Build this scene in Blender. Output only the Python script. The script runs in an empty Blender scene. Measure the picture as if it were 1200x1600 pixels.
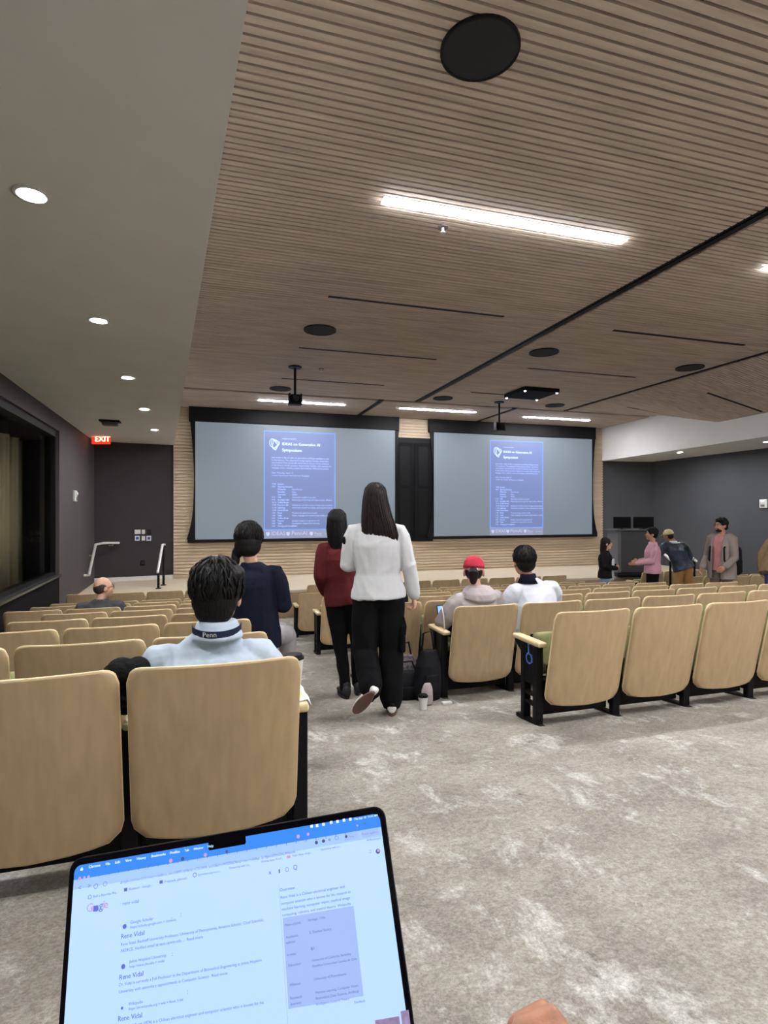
import bpy, bmesh, math, random
from mathutils import Vector, Matrix
random.seed(7)
C = bpy.context.scene.collection
SC = bpy.context.scene
PI = math.pi

# ------------------------------------------------------------------ camera, world, exposure
CH = 1.042                       # camera height above the carpet below it
YAW = math.radians(17.0)
FPX = 870.0
cam_d = bpy.data.cameras.new('camera')
cam_d.sensor_fit = 'HORIZONTAL'; cam_d.sensor_width = 36.0
cam_d.lens = 36.0 * FPX / 1200.0
cam_d.clip_start = 0.02; cam_d.clip_end = 80
cam = bpy.data.objects.new('camera', cam_d); C.objects.link(cam)
cam.location = (0, 0, CH); cam.rotation_euler = (PI / 2, 0, -YAW)
SC.camera = cam
W = bpy.data.worlds.new('world'); SC.world = W; W.use_nodes = True
W.node_tree.nodes['Background'].inputs[0].default_value = (0.5, 0.5, 0.52, 1)
W.node_tree.nodes['Background'].inputs[1].default_value = 0.05
SC.view_settings.view_transform = 'Standard'
try: SC.view_settings.look = 'None'
except Exception: pass
SC.view_settings.gamma = 1.0
SC.view_settings.use_curve_mapping = False
SC.view_settings.exposure = 0.42
SC.cycles.use_denoising = True
SC.cycles.max_bounces = 7
SC.cycles.diffuse_bounces = 4
SC.cycles.sample_clamp_indirect = 6.0
LINEAR_L = 120.0                  # radiance of the linear ceiling lamps
DOWN_L = 900.0                   # radiance of the recessed downlights

cs, sn = math.cos(YAW), math.sin(YAW)
def ray(px, py):                 # photo pixel -> direction with unit depth
    a = (px - 600) / FPX; b = (800 - py) / FPX
    return Vector((a * cs + sn, -a * sn + cs, b))
def at_z(px, py, z):             # where that sight line meets a level
    d = ray(px, py); return Vector((0, 0, CH)) + d * ((z - CH) / d.z)
def at_y(px, py, y):
    d = ray(px, py); return Vector((0, 0, CH)) + d * (y / d.y)
def at_d(px, py, dep):
    return Vector((0, 0, CH)) + ray(px, py) * dep
def floor_z(y):
    return 0.0 if y < 0 else (-0.1145 * y if y < 9.05 else -0.1145 * 9.05)
STAGE_Z = -0.50
CEIL_Z = CH + 2.44

# ------------------------------------------------------------------ materials
MATS = {}
def srgb(r, g, b):
    f = lambda c: (c / 255 / 12.92) if c / 255 <= 0.04045 else ((c / 255 + 0.055) / 1.055) ** 2.4
    return (f(r), f(g), f(b), 1)
def mat(name, col, rough=0.6, metal=0.0, var=0.06, scale=8.0, bump=0.0, bscale=60.0, stretch=(1, 1, 1), emit=0.0, ecol=None, spec=0.4, dark=None):
    if name in MATS: return MATS[name]
    m = bpy.data.materials.new(name); m.use_nodes = True
    nt = m.node_tree; N = nt.nodes; L = nt.links
    p = N['Principled BSDF']
    p.inputs['Roughness'].default_value = rough; p.inputs['Metallic'].default_value = metal
    p.inputs['Specular IOR Level'].default_value = spec
    tc = N.new('ShaderNodeTexCoord'); mp = N.new('ShaderNodeMapping'); mp.inputs['Scale'].default_value = stretch
    L.new(tc.outputs['Object'], mp.inputs['Vector'])
    nz = N.new('ShaderNodeTexNoise'); nz.inputs['Scale'].default_value = scale; nz.inputs['Detail'].default_value = 4
    L.new(mp.outputs['Vector'], nz.inputs['Vector'])
    rp = N.new('ShaderNodeValToRGB')
    c = col; d = dark or tuple([x * (1 - 2.2 * var) for x in col[:3]] + [1]); l = tuple([min(1, x * (1 + 1.6 * var)) for x in col[:3]] + [1])
    rp.color_ramp.elements[0].position = 0.3; rp.color_ramp.elements[1].position = 0.72
    rp.color_ramp.elements[0].color = d; rp.color_ramp.elements[1].color = l
    L.new(nz.outputs['Fac'], rp.inputs['Fac']); L.new(rp.outputs['Color'], p.inputs['Base Color'])
    if bump:
        n2 = N.new('ShaderNodeTexNoise'); n2.inputs['Scale'].default_value = bscale; n2.inputs['Detail'].default_value = 3
        L.new(mp.outputs['Vector'], n2.inputs['Vector'])
        b = N.new('ShaderNodeBump'); b.inputs['Strength'].default_value = bump; b.inputs['Distance'].default_value = 0.02
        L.new(n2.outputs['Fac'], b.inputs['Height']); L.new(b.outputs['Normal'], p.inputs['Normal'])
    if emit:
        p.inputs['Emission Color'].default_value = ecol or col; p.inputs['Emission Strength'].default_value = emit
    MATS[name] = m
    return m

def carpet_material():
    m = bpy.data.materials.new('carpet'); m.use_nodes = True
    nt = m.node_tree; N = nt.nodes; L = nt.links; p = N['Principled BSDF']
    p.inputs['Roughness'].default_value = 0.95; p.inputs['Specular IOR Level'].default_value = 0.1
    tc = N.new('ShaderNodeTexCoord')
    def noise(scale, detail, st, rough=0.6, dist=0.0):
        mp = N.new('ShaderNodeMapping'); mp.inputs['Scale'].default_value = st
        L.new(tc.outputs['Object'], mp.inputs['Vector'])
        n = N.new('ShaderNodeTexNoise'); n.inputs['Scale'].default_value = scale; n.inputs['Detail'].default_value = detail
        n.inputs['Roughness'].default_value = rough; n.inputs['Distortion'].default_value = dist
        L.new(mp.outputs['Vector'], n.inputs['Vector']); return n
    def ramp(n, a, b, ca, cb):
        r = N.new('ShaderNodeValToRGB'); r.color_ramp.elements[0].position = a; r.color_ramp.elements[1].position = b
        r.color_ramp.elements[0].color = ca; r.color_ramp.elements[1].color = cb
        L.new(n.outputs['Fac'], r.inputs['Fac']); return r
    def mix(fac, a, b, mode='MIX'):
        x = N.new('ShaderNodeMix'); x.data_type = 'RGBA'; x.blend_type = mode
        if isinstance(fac, float): x.inputs[0].default_value = fac
        else: L.new(fac, x.inputs[0])
        for s, v in ((6, a), (7, b)):
            if isinstance(v, tuple): x.inputs[s].default_value = v
            else: L.new(v, x.inputs[s])
        return x.outputs[2]
    k1, k0 = (1, 1, 1, 1), (0, 0, 0, 1)
    base = ramp(noise(3.2, 6, (0.8, 1.0, 1)), 0.35, 0.66, srgb(150, 144, 135), srgb(176, 170, 160))
    white = ramp(noise(3.6, 10, (1.25, 0.7, 1), 0.74, 0.35), 0.53, 0.64, k0, k1)
    c = mix(white.outputs['Color'], base.outputs['Color'], srgb(206, 203, 198))
    dk = ramp(noise(7.5, 9, (1.2, 0.8, 1), 0.8, 0.6), 0.585, 0.70, k0, (0.85, 0.85, 0.85, 1))
    c = mix(dk.outputs['Color'], c, srgb(112, 106, 100))
    sp = ramp(noise(34, 6, (1, 1.2, 1), 0.85, 0.4), 0.40, 0.62, (0.72, 0.71, 0.70, 1), (1.08, 1.08, 1.08, 1))
    c = mix(1.0, c, sp.outputs['Color'], 'MULTIPLY')
    fine = ramp(noise(110, 3, (1, 1.0, 1), 0.8), 0.3, 0.7, (0.66, 0.66, 0.66, 1), (1.12, 1.12, 1.12, 1))
    c = mix(1.0, c, fine.outputs['Color'], 'MULTIPLY')
    L.new(c, p.inputs['Base Color'])
    b = N.new('ShaderNodeBump'); b.inputs['Strength'].default_value = 0.35; b.inputs['Distance'].default_value = 0.01
    L.new(fine.outputs['Color'], b.inputs['Height']); L.new(b.outputs['Normal'], p.inputs['Normal'])
    return m

def emitter(name, col, strength):
    if name in MATS: return MATS[name]
    m = bpy.data.materials.new(name); m.use_nodes = True; p = m.node_tree.nodes['Principled BSDF']
    p.inputs['Base Color'].default_value = (0.5 * col[0], 0.5 * col[1], 0.5 * col[2], 1); p.inputs['Roughness'].default_value = 0.4
    p.inputs['Emission Color'].default_value = col; p.inputs['Emission Strength'].default_value = strength
    MATS[name] = m; return m

M_carpet = carpet_material()
M_ceilwood = mat('ceiling_oak', srgb(204, 188, 170), 0.6, var=0.10, scale=3.0, stretch=(0.5, 6, 6))
M_wallwood = mat('pale_oak', srgb(208, 188, 162), 0.55, var=0.06, scale=3.0, stretch=(0.5, 4, 5))
M_gap = mat('dark_void', srgb(28, 26, 26), 0.9, var=0.02)
M_white = mat('soffit_paint', srgb(232, 231, 226), 0.8, var=0.015, scale=2, bump=0.05, bscale=300)
M_dkwall = mat('brown_black_paint', srgb(78, 71, 73), 0.75, var=0.03, scale=3)
M_dkback = mat('near_black_paint', srgb(52, 47, 50), 0.75, var=0.03, scale=3)
M_slate = mat('slate_paint', srgb(74, 76, 81), 0.8, var=0.03, scale=2)
M_black = mat('black_metal', srgb(17, 17, 19), 0.5, var=0.03, spec=.18)
M_blackm = mat('matt_black', srgb(19, 18, 20), 0.8, var=0.04, spec=.12)
M_grille = mat('black_grille', srgb(36, 36, 40), 0.8, var=0.06, scale=220)
M_steel = mat('brushed_steel', srgb(222, 220, 216), 0.35, 0.35, var=0.03)
M_maple = mat('maple_ply', srgb(186, 161, 124), 0.42, var=0.045, scale=6.0, stretch=(5, 5, 0.55), spec=0.35)
M_mapledge = mat('maple_edge', srgb(228, 205, 160), 0.4, var=0.03, scale=10)
M_olive = mat('olive_fabric', srgb(140, 140, 96), 0.9, var=0.06, scale=40, bump=0.15, bscale=300)
M_stage = mat('stage_top', srgb(206, 190, 166), 0.6, var=0.04, scale=3, stretch=(.5, 4, 4))
M_stagef = mat('stage_front', srgb(168, 142, 112), 0.6, var=0.05, scale=3, stretch=(.5, 4, 4))
M_bone = mat('bone_plastic', srgb(220, 220, 216), 0.5, var=0.02)
M_lamp = emitter('lamp_lens', (0.95, 0.955, 1.0, 1), LINEAR_L)
M_down = emitter('downlight_lens', (0.98, 0.985, 0.99, 1), DOWN_L)

# ------------------------------------------------------------------ mesh helpers
class G:
    def __init__(s): s.bm = bmesh.new()
    def poly(s, vs, fs):
        v = [s.bm.verts.new(Vector(p)) for p in vs]
        for f in fs:
            try: s.bm.faces.new([v[i] for i in f])
            except ValueError: pass
        return s
    def box(s, a, b, M=None):
        x0, y0, z0 = a; x1, y1, z1 = b
        vs = [Vector(p) for p in ((x0, y0, z0), (x1, y0, z0), (x1, y1, z0), (x0, y1, z0), (x0, y0, z1), (x1, y0, z1), (x1, y1, z1), (x0, y1, z1))]
        if M is not None: vs = [M @ p for p in vs]
        return s.poly(vs, [(3, 2, 1, 0), (4, 5, 6, 7), (0, 1, 5, 4), (1, 2, 6, 5), (2, 3, 7, 6), (3, 0, 4, 7)])
    def rbox(s, a, b, r=0.01, seg=2, M=None):
        t = bmesh.new(); bmesh.ops.create_cube(t, size=1)
        a = Vector(a); b = Vector(b); c = (a + b) / 2; d = b - a
        for v in t.verts: v.co = Vector((v.co.x * d.x, v.co.y * d.y, v.co.z * d.z)) + c
        bmesh.ops.bevel(t, geom=t.edges[:], offset=min(r, 0.49 * min(d)), segments=seg, affect='EDGES', profile=0.5)
        return s.take(t, M)
    def take(s, t, M=None):
        mp = {}
        for v in t.verts: mp[v] = s.bm.verts.new(M @ v.co if M is not None else v.co)
        for f in t.faces:
            try: s.bm.faces.new([mp[v] for v in f.verts])
            except ValueError: pass
        t.free(); return s
    def prism(s, pts, z0, z1):            # plan polygon (counter-clockwise) between two levels
        n = len(pts)
        vs = [(p[0], p[1], z0) for p in pts] + [(p[0], p[1], z1) for p in pts]
        return s.poly(vs, [tuple(range(n - 1, -1, -1)), tuple(range(n, 2 * n))] + [(i, (i + 1) % n, n + (i + 1) % n, n + i) for i in range(n)])
    def extrude(s, pts, d):               # any planar polygon pushed along d
        n = len(pts); d = Vector(d); vs = [Vector(p) for p in pts]; vs = vs + [p + d for p in vs]
        return s.poly(vs, [tuple(range(n - 1, -1, -1)), tuple(range(n, 2 * n))] + [(i, (i + 1) % n, n + (i + 1) % n, n + i) for i in range(n)])
    def ell(s, c, r, M=None, sub=3):
        t = bmesh.new(); bmesh.ops.create_icosphere(t, subdivisions=sub, radius=1)
        for v in t.verts:
            p = Vector((v.co.x * r[0], v.co.y * r[1], v.co.z * r[2]))
            v.co = Vector(c) + (M @ p if M is not None else p)
        return s.take(t)
    def loft(s, rings, n=20, caps=True):  # ring = (centre, x half vector, y half vector)
        R = []
        for c, u, v in rings:
            c, u, v = Vector(c), Vector(u), Vector(v)
            R.append([s.bm.verts.new(c + u * math.cos(2 * PI * i / n) + v * math.sin(2 * PI * i / n)) for i in range(n)])
        for a, b in zip(R[:-1], R[1:]):
            for i in range(n): s.bm.faces.new((a[i], a[(i + 1) % n], b[(i + 1) % n], b[i]))
        if caps:
            s.bm.faces.new(R[0][::-1]); s.bm.faces.new(R[-1])
        return s
    def tube(s, pts, rad, n=10):          # round-ended tube with a radius per point
        P = [Vector(p) for p in pts]
        if isinstance(rad, (int, float)): rad = [rad] * len(P)
        rings = []; ref = None
        for i, p in enumerate(P):
            t = (P[min(i + 1, len(P) - 1)] - P[max(i - 1, 0)]).normalized()
            u = ref - t * ref.dot(t) if ref is not None else t.orthogonal()
            if u.length < 1e-4: u = t.orthogonal()
            u.normalize(); v = t.cross(u); ref = u
            if i == 0:
                for k in (0.25, 0.7): rings.append((p - t * rad[0] * math.sqrt(1 - k * k), u * rad[0] * k, v * rad[0] * k))
            rings.append((p, u * rad[i], v * rad[i]))
            if i == len(P) - 1:
                for k in (0.7, 0.25): rings.append((p + t * rad[i] * math.sqrt(1 - k * k), u * rad[i] * k, v * rad[i] * k))
        return s.loft(rings, n)
    def cyl(s, c, r, z0, z1, n=32, r2=None):
        r2 = r if r2 is None else r2
        return s.loft([((c[0], c[1], z0), (r, 0, 0), (0, r, 0)), ((c[0], c[1], z1), (r2, 0, 0), (0, r2, 0))], n)
    def build(s, name, m, parent=None, smooth=False, voxel=0, relax=4, bevel=0):
        bmesh.ops.recalc_face_normals(s.bm, faces=s.bm.faces[:])
        me = bpy.data.meshes.new(name); s.bm.to_mesh(me); s.bm.free()
        o = bpy.data.objects.new(name, me); C.objects.link(o)
        if bevel:
            b = o.modifiers.new('b', 'BEVEL'); b.width = bevel; b.segments = 2; b.limit_method = 'ANGLE'
        if voxel:
            r = o.modifiers.new('r', 'REMESH'); r.mode = 'VOXEL'; r.voxel_size = voxel
            if relax:
                q = o.modifiers.new('s', 'SMOOTH'); q.factor = 0.5; q.iterations = relax
            dg = bpy.context.evaluated_depsgraph_get(); dg.update()
            nm = bpy.data.meshes.new_from_object(o.evaluated_get(dg))
            o.modifiers.clear(); o.data = nm; bpy.data.meshes.remove(me); me = nm; me.name = name
            smooth = True
        me.materials.clear(); me.materials.append(m)
        if smooth: me.polygons.foreach_set('use_smooth', [True] * len(me.polygons))
        if parent: o.parent = parent
        return o

def tag(o, label, cat, group=None, kind=None):
    o['label'] = label; o['category'] = cat
    if group: o['group'] = group
    if kind: o['kind'] = kind
    return o
def struct(o, label, cat):
    o['kind'] = 'structure'; o['label'] = label; o['category'] = cat; return o
def thing(name, label, cat, loc=(0, 0, 0), rotz=0.0, group=None):
    o = bpy.data.objects.new(name, None); C.objects.link(o); o.empty_display_size = 0.1
    o.location = loc; o.rotation_euler = (0, 0, rotz)
    return tag(o, label, cat, group)
def dup(root, loc, rotz, label, group=None):
    r = root.copy(); C.objects.link(r); r.location = loc; r.rotation_euler = (0, 0, rotz); r['label'] = label
    if group: r['group'] = group
    for ch in list(root.children):
        c = ch.copy(); C.objects.link(c); c.parent = r
        for g in list(ch.children):
            d = g.copy(); C.objects.link(d); d.parent = c
    return r
_font = {}
def text_geo(s):
    if s not in _font:
        cu = bpy.data.curves.new('t', 'FONT'); cu.body = s; cu.size = 1.0; cu.resolution_u = 2
        o = bpy.data.objects.new('t', cu); C.objects.link(o)
        dg = bpy.context.evaluated_depsgraph_get(); dg.update()
        me = bpy.data.meshes.new_from_object(o.evaluated_get(dg))
        V = [v.co.copy() for v in me.vertices]; F = [tuple(p.vertices) for p in me.polygons]
        bpy.data.objects.remove(o); bpy.data.curves.remove(cu); bpy.data.meshes.remove(me)
        _font[s] = (V, F, max([v.x for v in V] or [1]))
    return _font[s]
def put_text(g, s, o, u, v, width=None, size=None, bold=0.0):   # o: baseline start, u/v: unit directions
    V, F, w = text_geo(s)
    k = size if size else width / w
    u, v, o = Vector(u), Vector(v), Vector(o)
    for dx in ((0.0, bold) if bold else (0.0,)):
        g.poly([o + u * (p.x * k + dx * k) + v * (p.y * k) for p in V], F)

# ------------------------------------------------------------------ room shell
def lx(y): return -2.26 - 0.036 * (y - 6.83)          # left wall face
def rx(y): return 12.22 + 0.036 * (y - 6.83)          # right wall face
def sl(y): return 0.24 - 0.081 * y                    # inner edge of the left soffit
def sr(y): return 9.76 + 0.081 * y                    # inner edge of the right soffit
FW = 13.75
g = G(); ys = [-3.2, 0, 9.05, 14.0]
vs = []; fs = []
for y in ys: vs += [(-3.4, y, floor_z(y)), (13.4, y, floor_z(y))]
for i in range(3): fs.append((2 * i, 2 * i + 1, 2 * i + 3, 2 * i + 2))
n = len(vs); vs += [(x, y, -1.4) for x, y, z in vs]
for i in range(3): fs.append((n + 2 * i + 2, n + 2 * i + 3, n + 2 * i + 1, n + 2 * i))
fs += [(0, n, n + 1, 1), (6, 7, n + 7, n + 6)]
for i in range(3): fs += [(2 * i, 2 * i + 2, n + 2 * i + 2, n + 2 * i), (2 * i + 1, n + 2 * i + 1, n + 2 * i + 3, 2 * i + 3)]
g.poly(vs, fs); fl = g.build('floor', M_carpet); struct(fl, 'mottled grey and beige carpet sloping down to the stage', 'floor')

# ceiling: wooden slats along the seat rows over a dark void
def drop(x, y):                                        # the right hand bay sinks towards its soffit
    if x < 8.2: return 0.0
    k = 1.0 if y < 9.5 else max(0.0, 1 - (y - 9.5) / 1.8)
    return 0.47 * k * (x - 8.2) / (sr(min(y, 13)) - 8.2)
g = G(); y = -3.1; P_ = 0.0635
while y < 13.72:
    b = y + 0.046
    if y < 11.56: bays = [(sl(y) - 0.15, 4.23), (4.39, 8.03), (8.19, sr(y) + 0.1)]
    elif y < 11.66: y += P_; continue
    else: bays = [(sl(y) - 0.15, 3.44), (3.58, 6.74), (6.88, sr(y) + 0.1)]
    for x0, x1 in bays:
        e0, e1 = CEIL_Z - drop(x0, y), CEIL_Z - drop(x1, y)
        g.poly([(x0, y, e0), (x1, y, e1), (x1, b, e1), (x0, b, e0), (x0, y, e0 + .03), (x1, y, e1 + .03), (x1, b, e1 + .03), (x0, b, e0 + .03)],
               [(3, 2, 1, 0), (4, 5, 6, 7), (0, 1, 5, 4), (1, 2, 6, 5), (2, 3, 7, 6), (3, 0, 4, 7)])
    y += P_
ce = g.build('ceiling', M_ceilwood); struct(ce, 'slatted oak ceiling with narrow dark gaps between boards', 'ceiling')
g = G()
g.box((-3.4, -3.2, CEIL_Z + 0.05), (13.4, 14.0, CEIL_Z + 0.1))
o = g.build('ceiling_void', M_gap); struct(o, 'dark void above the ceiling slats', 'ceiling')
for nm, (x0, x1, y0, y1) in {'a': (4.23, 4.39, -3.1, 11.6), 'b': (8.03, 8.19, -3.1, 11.6), 'c': (3.44, 3.58, 11.66, 13.72), 'd': (6.74, 6.88, 11.66, 13.72)}.items():
    g = G(); g.box((x0 + .012, y0, CEIL_Z + .012), (x1 - .012, y1, CEIL_Z + .05))
    g.box((x0 + .06, y0, CEIL_Z + .002), (x1 - .06, y1, CEIL_Z + .012))
    o = g.build('trim_1', M_black); struct(o, 'black track recessed between ceiling bays', 'ceiling trim')

# soffits
ZL, ZR = CH + 1.55, CH + 1.49
g = G(); g.prism([(-3.2, -3.1), (sl(-3.1), -3.1), (sl(FW), FW), (-3.2, FW)], ZL, CEIL_Z + 0.04)
o = g.build('ceiling_soffit_left', M_white); struct(o, 'long plain off-white soffit along the left side', 'soffit')
# the right soffit: upright white face near the stage, leaning face nearer the seats
g = G(); yk0, yk1 = 8.68, 9.5
A = [(sr(FW), FW, ZR), (sr(FW), FW, CEIL_Z + .04), (sr(yk1), yk1, CEIL_Z + .04), (sr(yk1), yk1, CH + 1.96), (sr(yk0), yk0, ZR)]
B = [(13.2, FW, ZR), (13.2, FW, CEIL_Z + .04), (13.2, yk1, CEIL_Z + .04), (13.2, yk1, CH + 1.96), (13.2, yk0, ZR)]
g.poly(A + B, [(0, 1, 2, 3, 4), (9, 8, 7, 6, 5), (0, 5, 6, 1), (1, 6, 7, 2), (2, 7, 8, 3), (3, 8, 9, 4), (4, 9, 5, 0)])
A = [(sr(yk0), yk0, ZR), (sr(yk1), yk1, CH + 1.96), (sr(-3.1) - .30, -3.1, CH + 1.96), (sr(-3.1), -3.1, ZR)]
B = [(13.2, yk0, ZR), (13.2, yk1, CH + 1.96), (13.2, -3.1, CH + 1.96), (13.2, -3.1, ZR)]
g.poly(A + B, [(0, 1, 2, 3), (7, 6, 5, 4), (0, 4, 5, 1), (1, 5, 6, 2), (2, 6, 7, 3), (3, 7, 4, 0)])
o = g.build('ceiling_soffit_right', M_white); struct(o, 'off-white soffit over the right side aisle', 'soffit')

# left wall with its window
WY0, WY1, WZ0, WZ1 = 2.6, 10.1, CH - 1.0, CH + 1.30
def lwall(y0, y1, z0, z1, m, name, lab, inset=0.0, t=0.28):
    g = G(); g.prism([(lx(y0) - t, y0), (lx(y0) + inset, y0), (lx(y1) + inset, y1), (lx(y1) - t, y1)], z0, z1)
    return struct(g.build(name, m), lab, 'wall')
CORN = 13.5
lwall(-3.2, CORN, WZ1, CEIL_Z, M_dkwall, 'wall_left_header', 'dark brown wall band above the long window')
lwall(WY1, CORN, -1.3, WZ1, M_dkwall, 'wall_left_pier', 'dark brown wall pier at the far end of the window')
lwall(-3.2, WY0, -1.3, WZ1, M_dkwall, 'wall_left', 'dark brown left wall near the back of the hall')
lwall(WY0, WY1, -1.3, WZ0 - .03, M_blackm, 'wall_left_dado', 'black dado under the long side window')
g = G(); g.prism([(lx(WY0) - .28, WY0), (lx(WY0) + .035, WY0), (lx(WY1) + .035, WY1), (lx(WY1) - .28, WY1)], WZ0 - .03, WZ0)
M_sill = mat('sill_stone', srgb(62, 64, 62), 0.25, var=0.08, scale=6)
struct(g.build('window_1_sill', M_sill), 'dark polished sill of the long side window', 'window sill')
wn = thing('window_1', 'long black framed side window onto a beige curtain', 'window', (lx(6.3) - .12, 6.3, WZ0)); wn['kind'] = 'structure'
wl = wn.location.copy()
def wpt(y, off, z): return Vector((lx(y) + off, y, z)) - wl
def wprism(g, y0, y1, o0, o1, z0, z1):
    a, b, c, d = wpt(y0, o0, 0), wpt(y0, o1, 0), wpt(y1, o1, 0), wpt(y1, o0, 0)
    g.prism([(a.x, a.y), (b.x, b.y), (c.x, c.y), (d.x, d.y)], z0 - wl.z, z1 - wl.z)
g = G()
wprism(g, WY0, WY1, -.2, -.04, WZ1 - .10, WZ1); wprism(g, WY0, WY1, -.2, -.06, WZ0, WZ0 + .04)
for yy in (WY0, 6.35, WY1 - .06): wprism(g, yy, yy + .06, -.2, -.05, WZ0, WZ1)
g.build('frame', M_black, wn)
gm = bpy.data.materials.new('window_glass'); gm.use_nodes = True; p = gm.node_tree.nodes['Principled BSDF']
p.inputs['Transmission Weight'].default_value = 1.0; p.inputs['Roughness'].default_value = 0.0; p.inputs['IOR'].default_value = 1.02
p.inputs['Base Color'].default_value = (0.92, 0.95, 0.93, 1)
for a, b in ((WY0 + .06, 6.35), (6.41, WY1 - .06)):
    g = G(); wprism(g, a, b, -.125, -.117, WZ0 + .04, WZ1 - .1); g.build('glass', gm, wn)
# the corridor beyond the glass
M_curt = mat('curtain', srgb(230, 212, 174), 0.85, var=0.06, scale=6, stretch=(1, 1, .1))
g = G(); n = 240; pts = []
for i in range(n + 1):
    yy = 1.2 + (10.55 - 1.2) * i / n
    pts.append((-3.02 + .045 * math.sin(i * .55) + .015 * math.sin(i * 1.7), yy))
for i in range(n):
    (xa, ya), (xb, yb) = pts[i], pts[i + 1]
    g.poly([(xa, ya, WZ0 - .4), (xb, yb, WZ0 - .4), (xb, yb, WZ1 - .12), (xa, ya, WZ1 - .12), (xa - .02, ya, WZ0 - .4), (xb - .02, yb, WZ0 - .4), (xb - .02, yb, WZ1 - .12), (xa - .02, ya, WZ1 - .12)],
           [(0, 1, 2, 3), (7, 6, 5, 4), (0, 4, 5, 1), (3, 2, 6, 7)] + ([(0, 3, 7, 4)] if i == 0 else []) + ([(1, 5, 6, 2)] if i == n - 1 else []))
o = g.build('curtain', M_curt, None, True); tag(o, 'beige pleated curtain hanging behind the side window', 'curtain')
g = G(); g.box((-3.5, 0, -1.3), (-3.42, 13.5, CEIL_Z)); g.box((-3.42, 11.2, -1.3), (-2.7, 11.28, CEIL_Z)); g.box((-3.42, .4, WZ0 - .5), (-2.52, 11.2, WZ0 - .42)); g.box((-3.42, .4, WZ1 + .3), (-2.52, 11.2, WZ1 + .36)); g.box((-3.42, .4, -1.3), (-2.55, .48, CEIL_Z))
struct(g.build('wall_corridor', M_dkback), 'dark corridor walls beyond the side window', 'wall')
g = G(); g.box((-2.98 + .22, 3.0, WZ1 + .26), (-2.98 + .3, 10.2, WZ1 + .29))  # unseen strip added above the window head to brighten the curtain
tag(g.build('curtain_fill', emitter('curtain_fill_glow', (1, .9, .76, 1), 2600)), 'slim warm unseen fill strip added to brighten the window curtain', 'lamp')

# end walls
def quadwall(p, q, z0, z1, m, name, lab, t=0.2):
    p, q = Vector((p[0], p[1], 0)), Vector((q[0], q[1], 0)); d = (q - p).normalized(); nrm = Vector((-d.y, d.x, 0)) * t
    g = G(); g.prism([(p.x, p.y), (q.x, q.y), (q.x + nrm.x, q.y + nrm.y), (p.x + nrm.x, p.y + nrm.y)], z0, z1)
    return struct(g.build(name, m), lab, 'wall')
quadwall((lx(CORN), CORN), (-.89, FW + .02), STAGE_Z, CEIL_Z, M_dkback, 'wall_front_left', 'near-black wall left of the ribbed oak')
quadwall((10.9, FW + .02), (rx(CORN), CORN), STAGE_Z, CEIL_Z, M_slate, 'wall_front_right', 'slate grey wall right of the ribbed oak')
g = G(); g.prism([(rx(-3.2), -3.2), (rx(-3.2) + .25, -3.2), (rx(CORN) + .25, CORN), (rx(CORN), CORN)], -1.3, CEIL_Z)
struct(g.build('wall_right', M_slate), 'slate grey right side wall', 'wall')
g = G(); g.box((-3.4, -3.3, -.2), (13.4, -3.15, CEIL_Z))
struct(g.build('wall_back', mat('back_paint', srgb(190, 186, 180), .8, var=.02)), 'plain back wall behind the last row', 'wall')
p, q = Vector((lx(CORN), CORN, 0)), Vector((-.89, FW + .02, 0)); d = (q - p).normalized(); nr = Vector((d.y, -d.x, 0)) * .018
g = G(); g.prism([(p.x + nr.x, p.y + nr.y), (q.x + nr.x, q.y + nr.y), (q.x, q.y), (p.x, p.y)], STAGE_Z, STAGE_Z + .09)
struct(g.build('baseboard_left', mat('base_paint', srgb(216, 214, 208), .6, var=.02)), 'white skirting under the near-black wall', 'baseboard')

# ribbed oak front wall
g = G(); g.box((-.89, FW, STAGE_Z), (10.9, FW + .2, CEIL_Z))
z = STAGE_Z + .03
while z < CEIL_Z - .06:
    g.box((-.89, FW - .03, z), (10.9, FW, z + .05)); z += .075
struct(g.build('wall_front', M_wallwood), 'front wall of horizontal pale oak ribs', 'wall')
# stage
g = G(); g.prism([(-2.75, 11.04), (12.75, 11.04), (12.75, 14.0), (-2.75, 14.0)], STAGE_Z - .05, STAGE_Z)
struct(g.build('stage_floor', M_stage), 'pale wooden stage floor', 'stage')
g = G(); g.box((-2.75, 11.06, -1.2), (12.75, 11.2, STAGE_Z - .05)); g.box((-2.75, 11.055, STAGE_Z - .12), (12.75, 11.06, STAGE_Z - .05))
struct(g.build('stage_front', M_stagef), 'tan wooden riser along the front of the stage', 'stage')

# black panelled doors between the screens
dr = thing('door_1', 'black double doors between the two projection screens', 'door', (5.0, FW - .03, STAGE_Z)); dr['kind'] = 'structure'
g = G(); g.box((-.54, -.03, .78), (.54, .012, 3.48)); g.build('door_frame', M_black, dr)
for sx in (-1, 1):
    g = G(); x0, x1 = (-.49, -.02) if sx < 0 else (.02, .49)
    g.box((x0, -.05, .82), (x1, -.03, 3.35))
    dl = g.build('door_leaf', M_blackm, dr)
    g = G()
    for z0, z1 in ((.95, 2.15), (2.24, 3.25)): g.box((x0 + .1, -.058, z0), (x1 - .1, -.05, z1))
    g.build('door_panel', M_black, dl)

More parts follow.
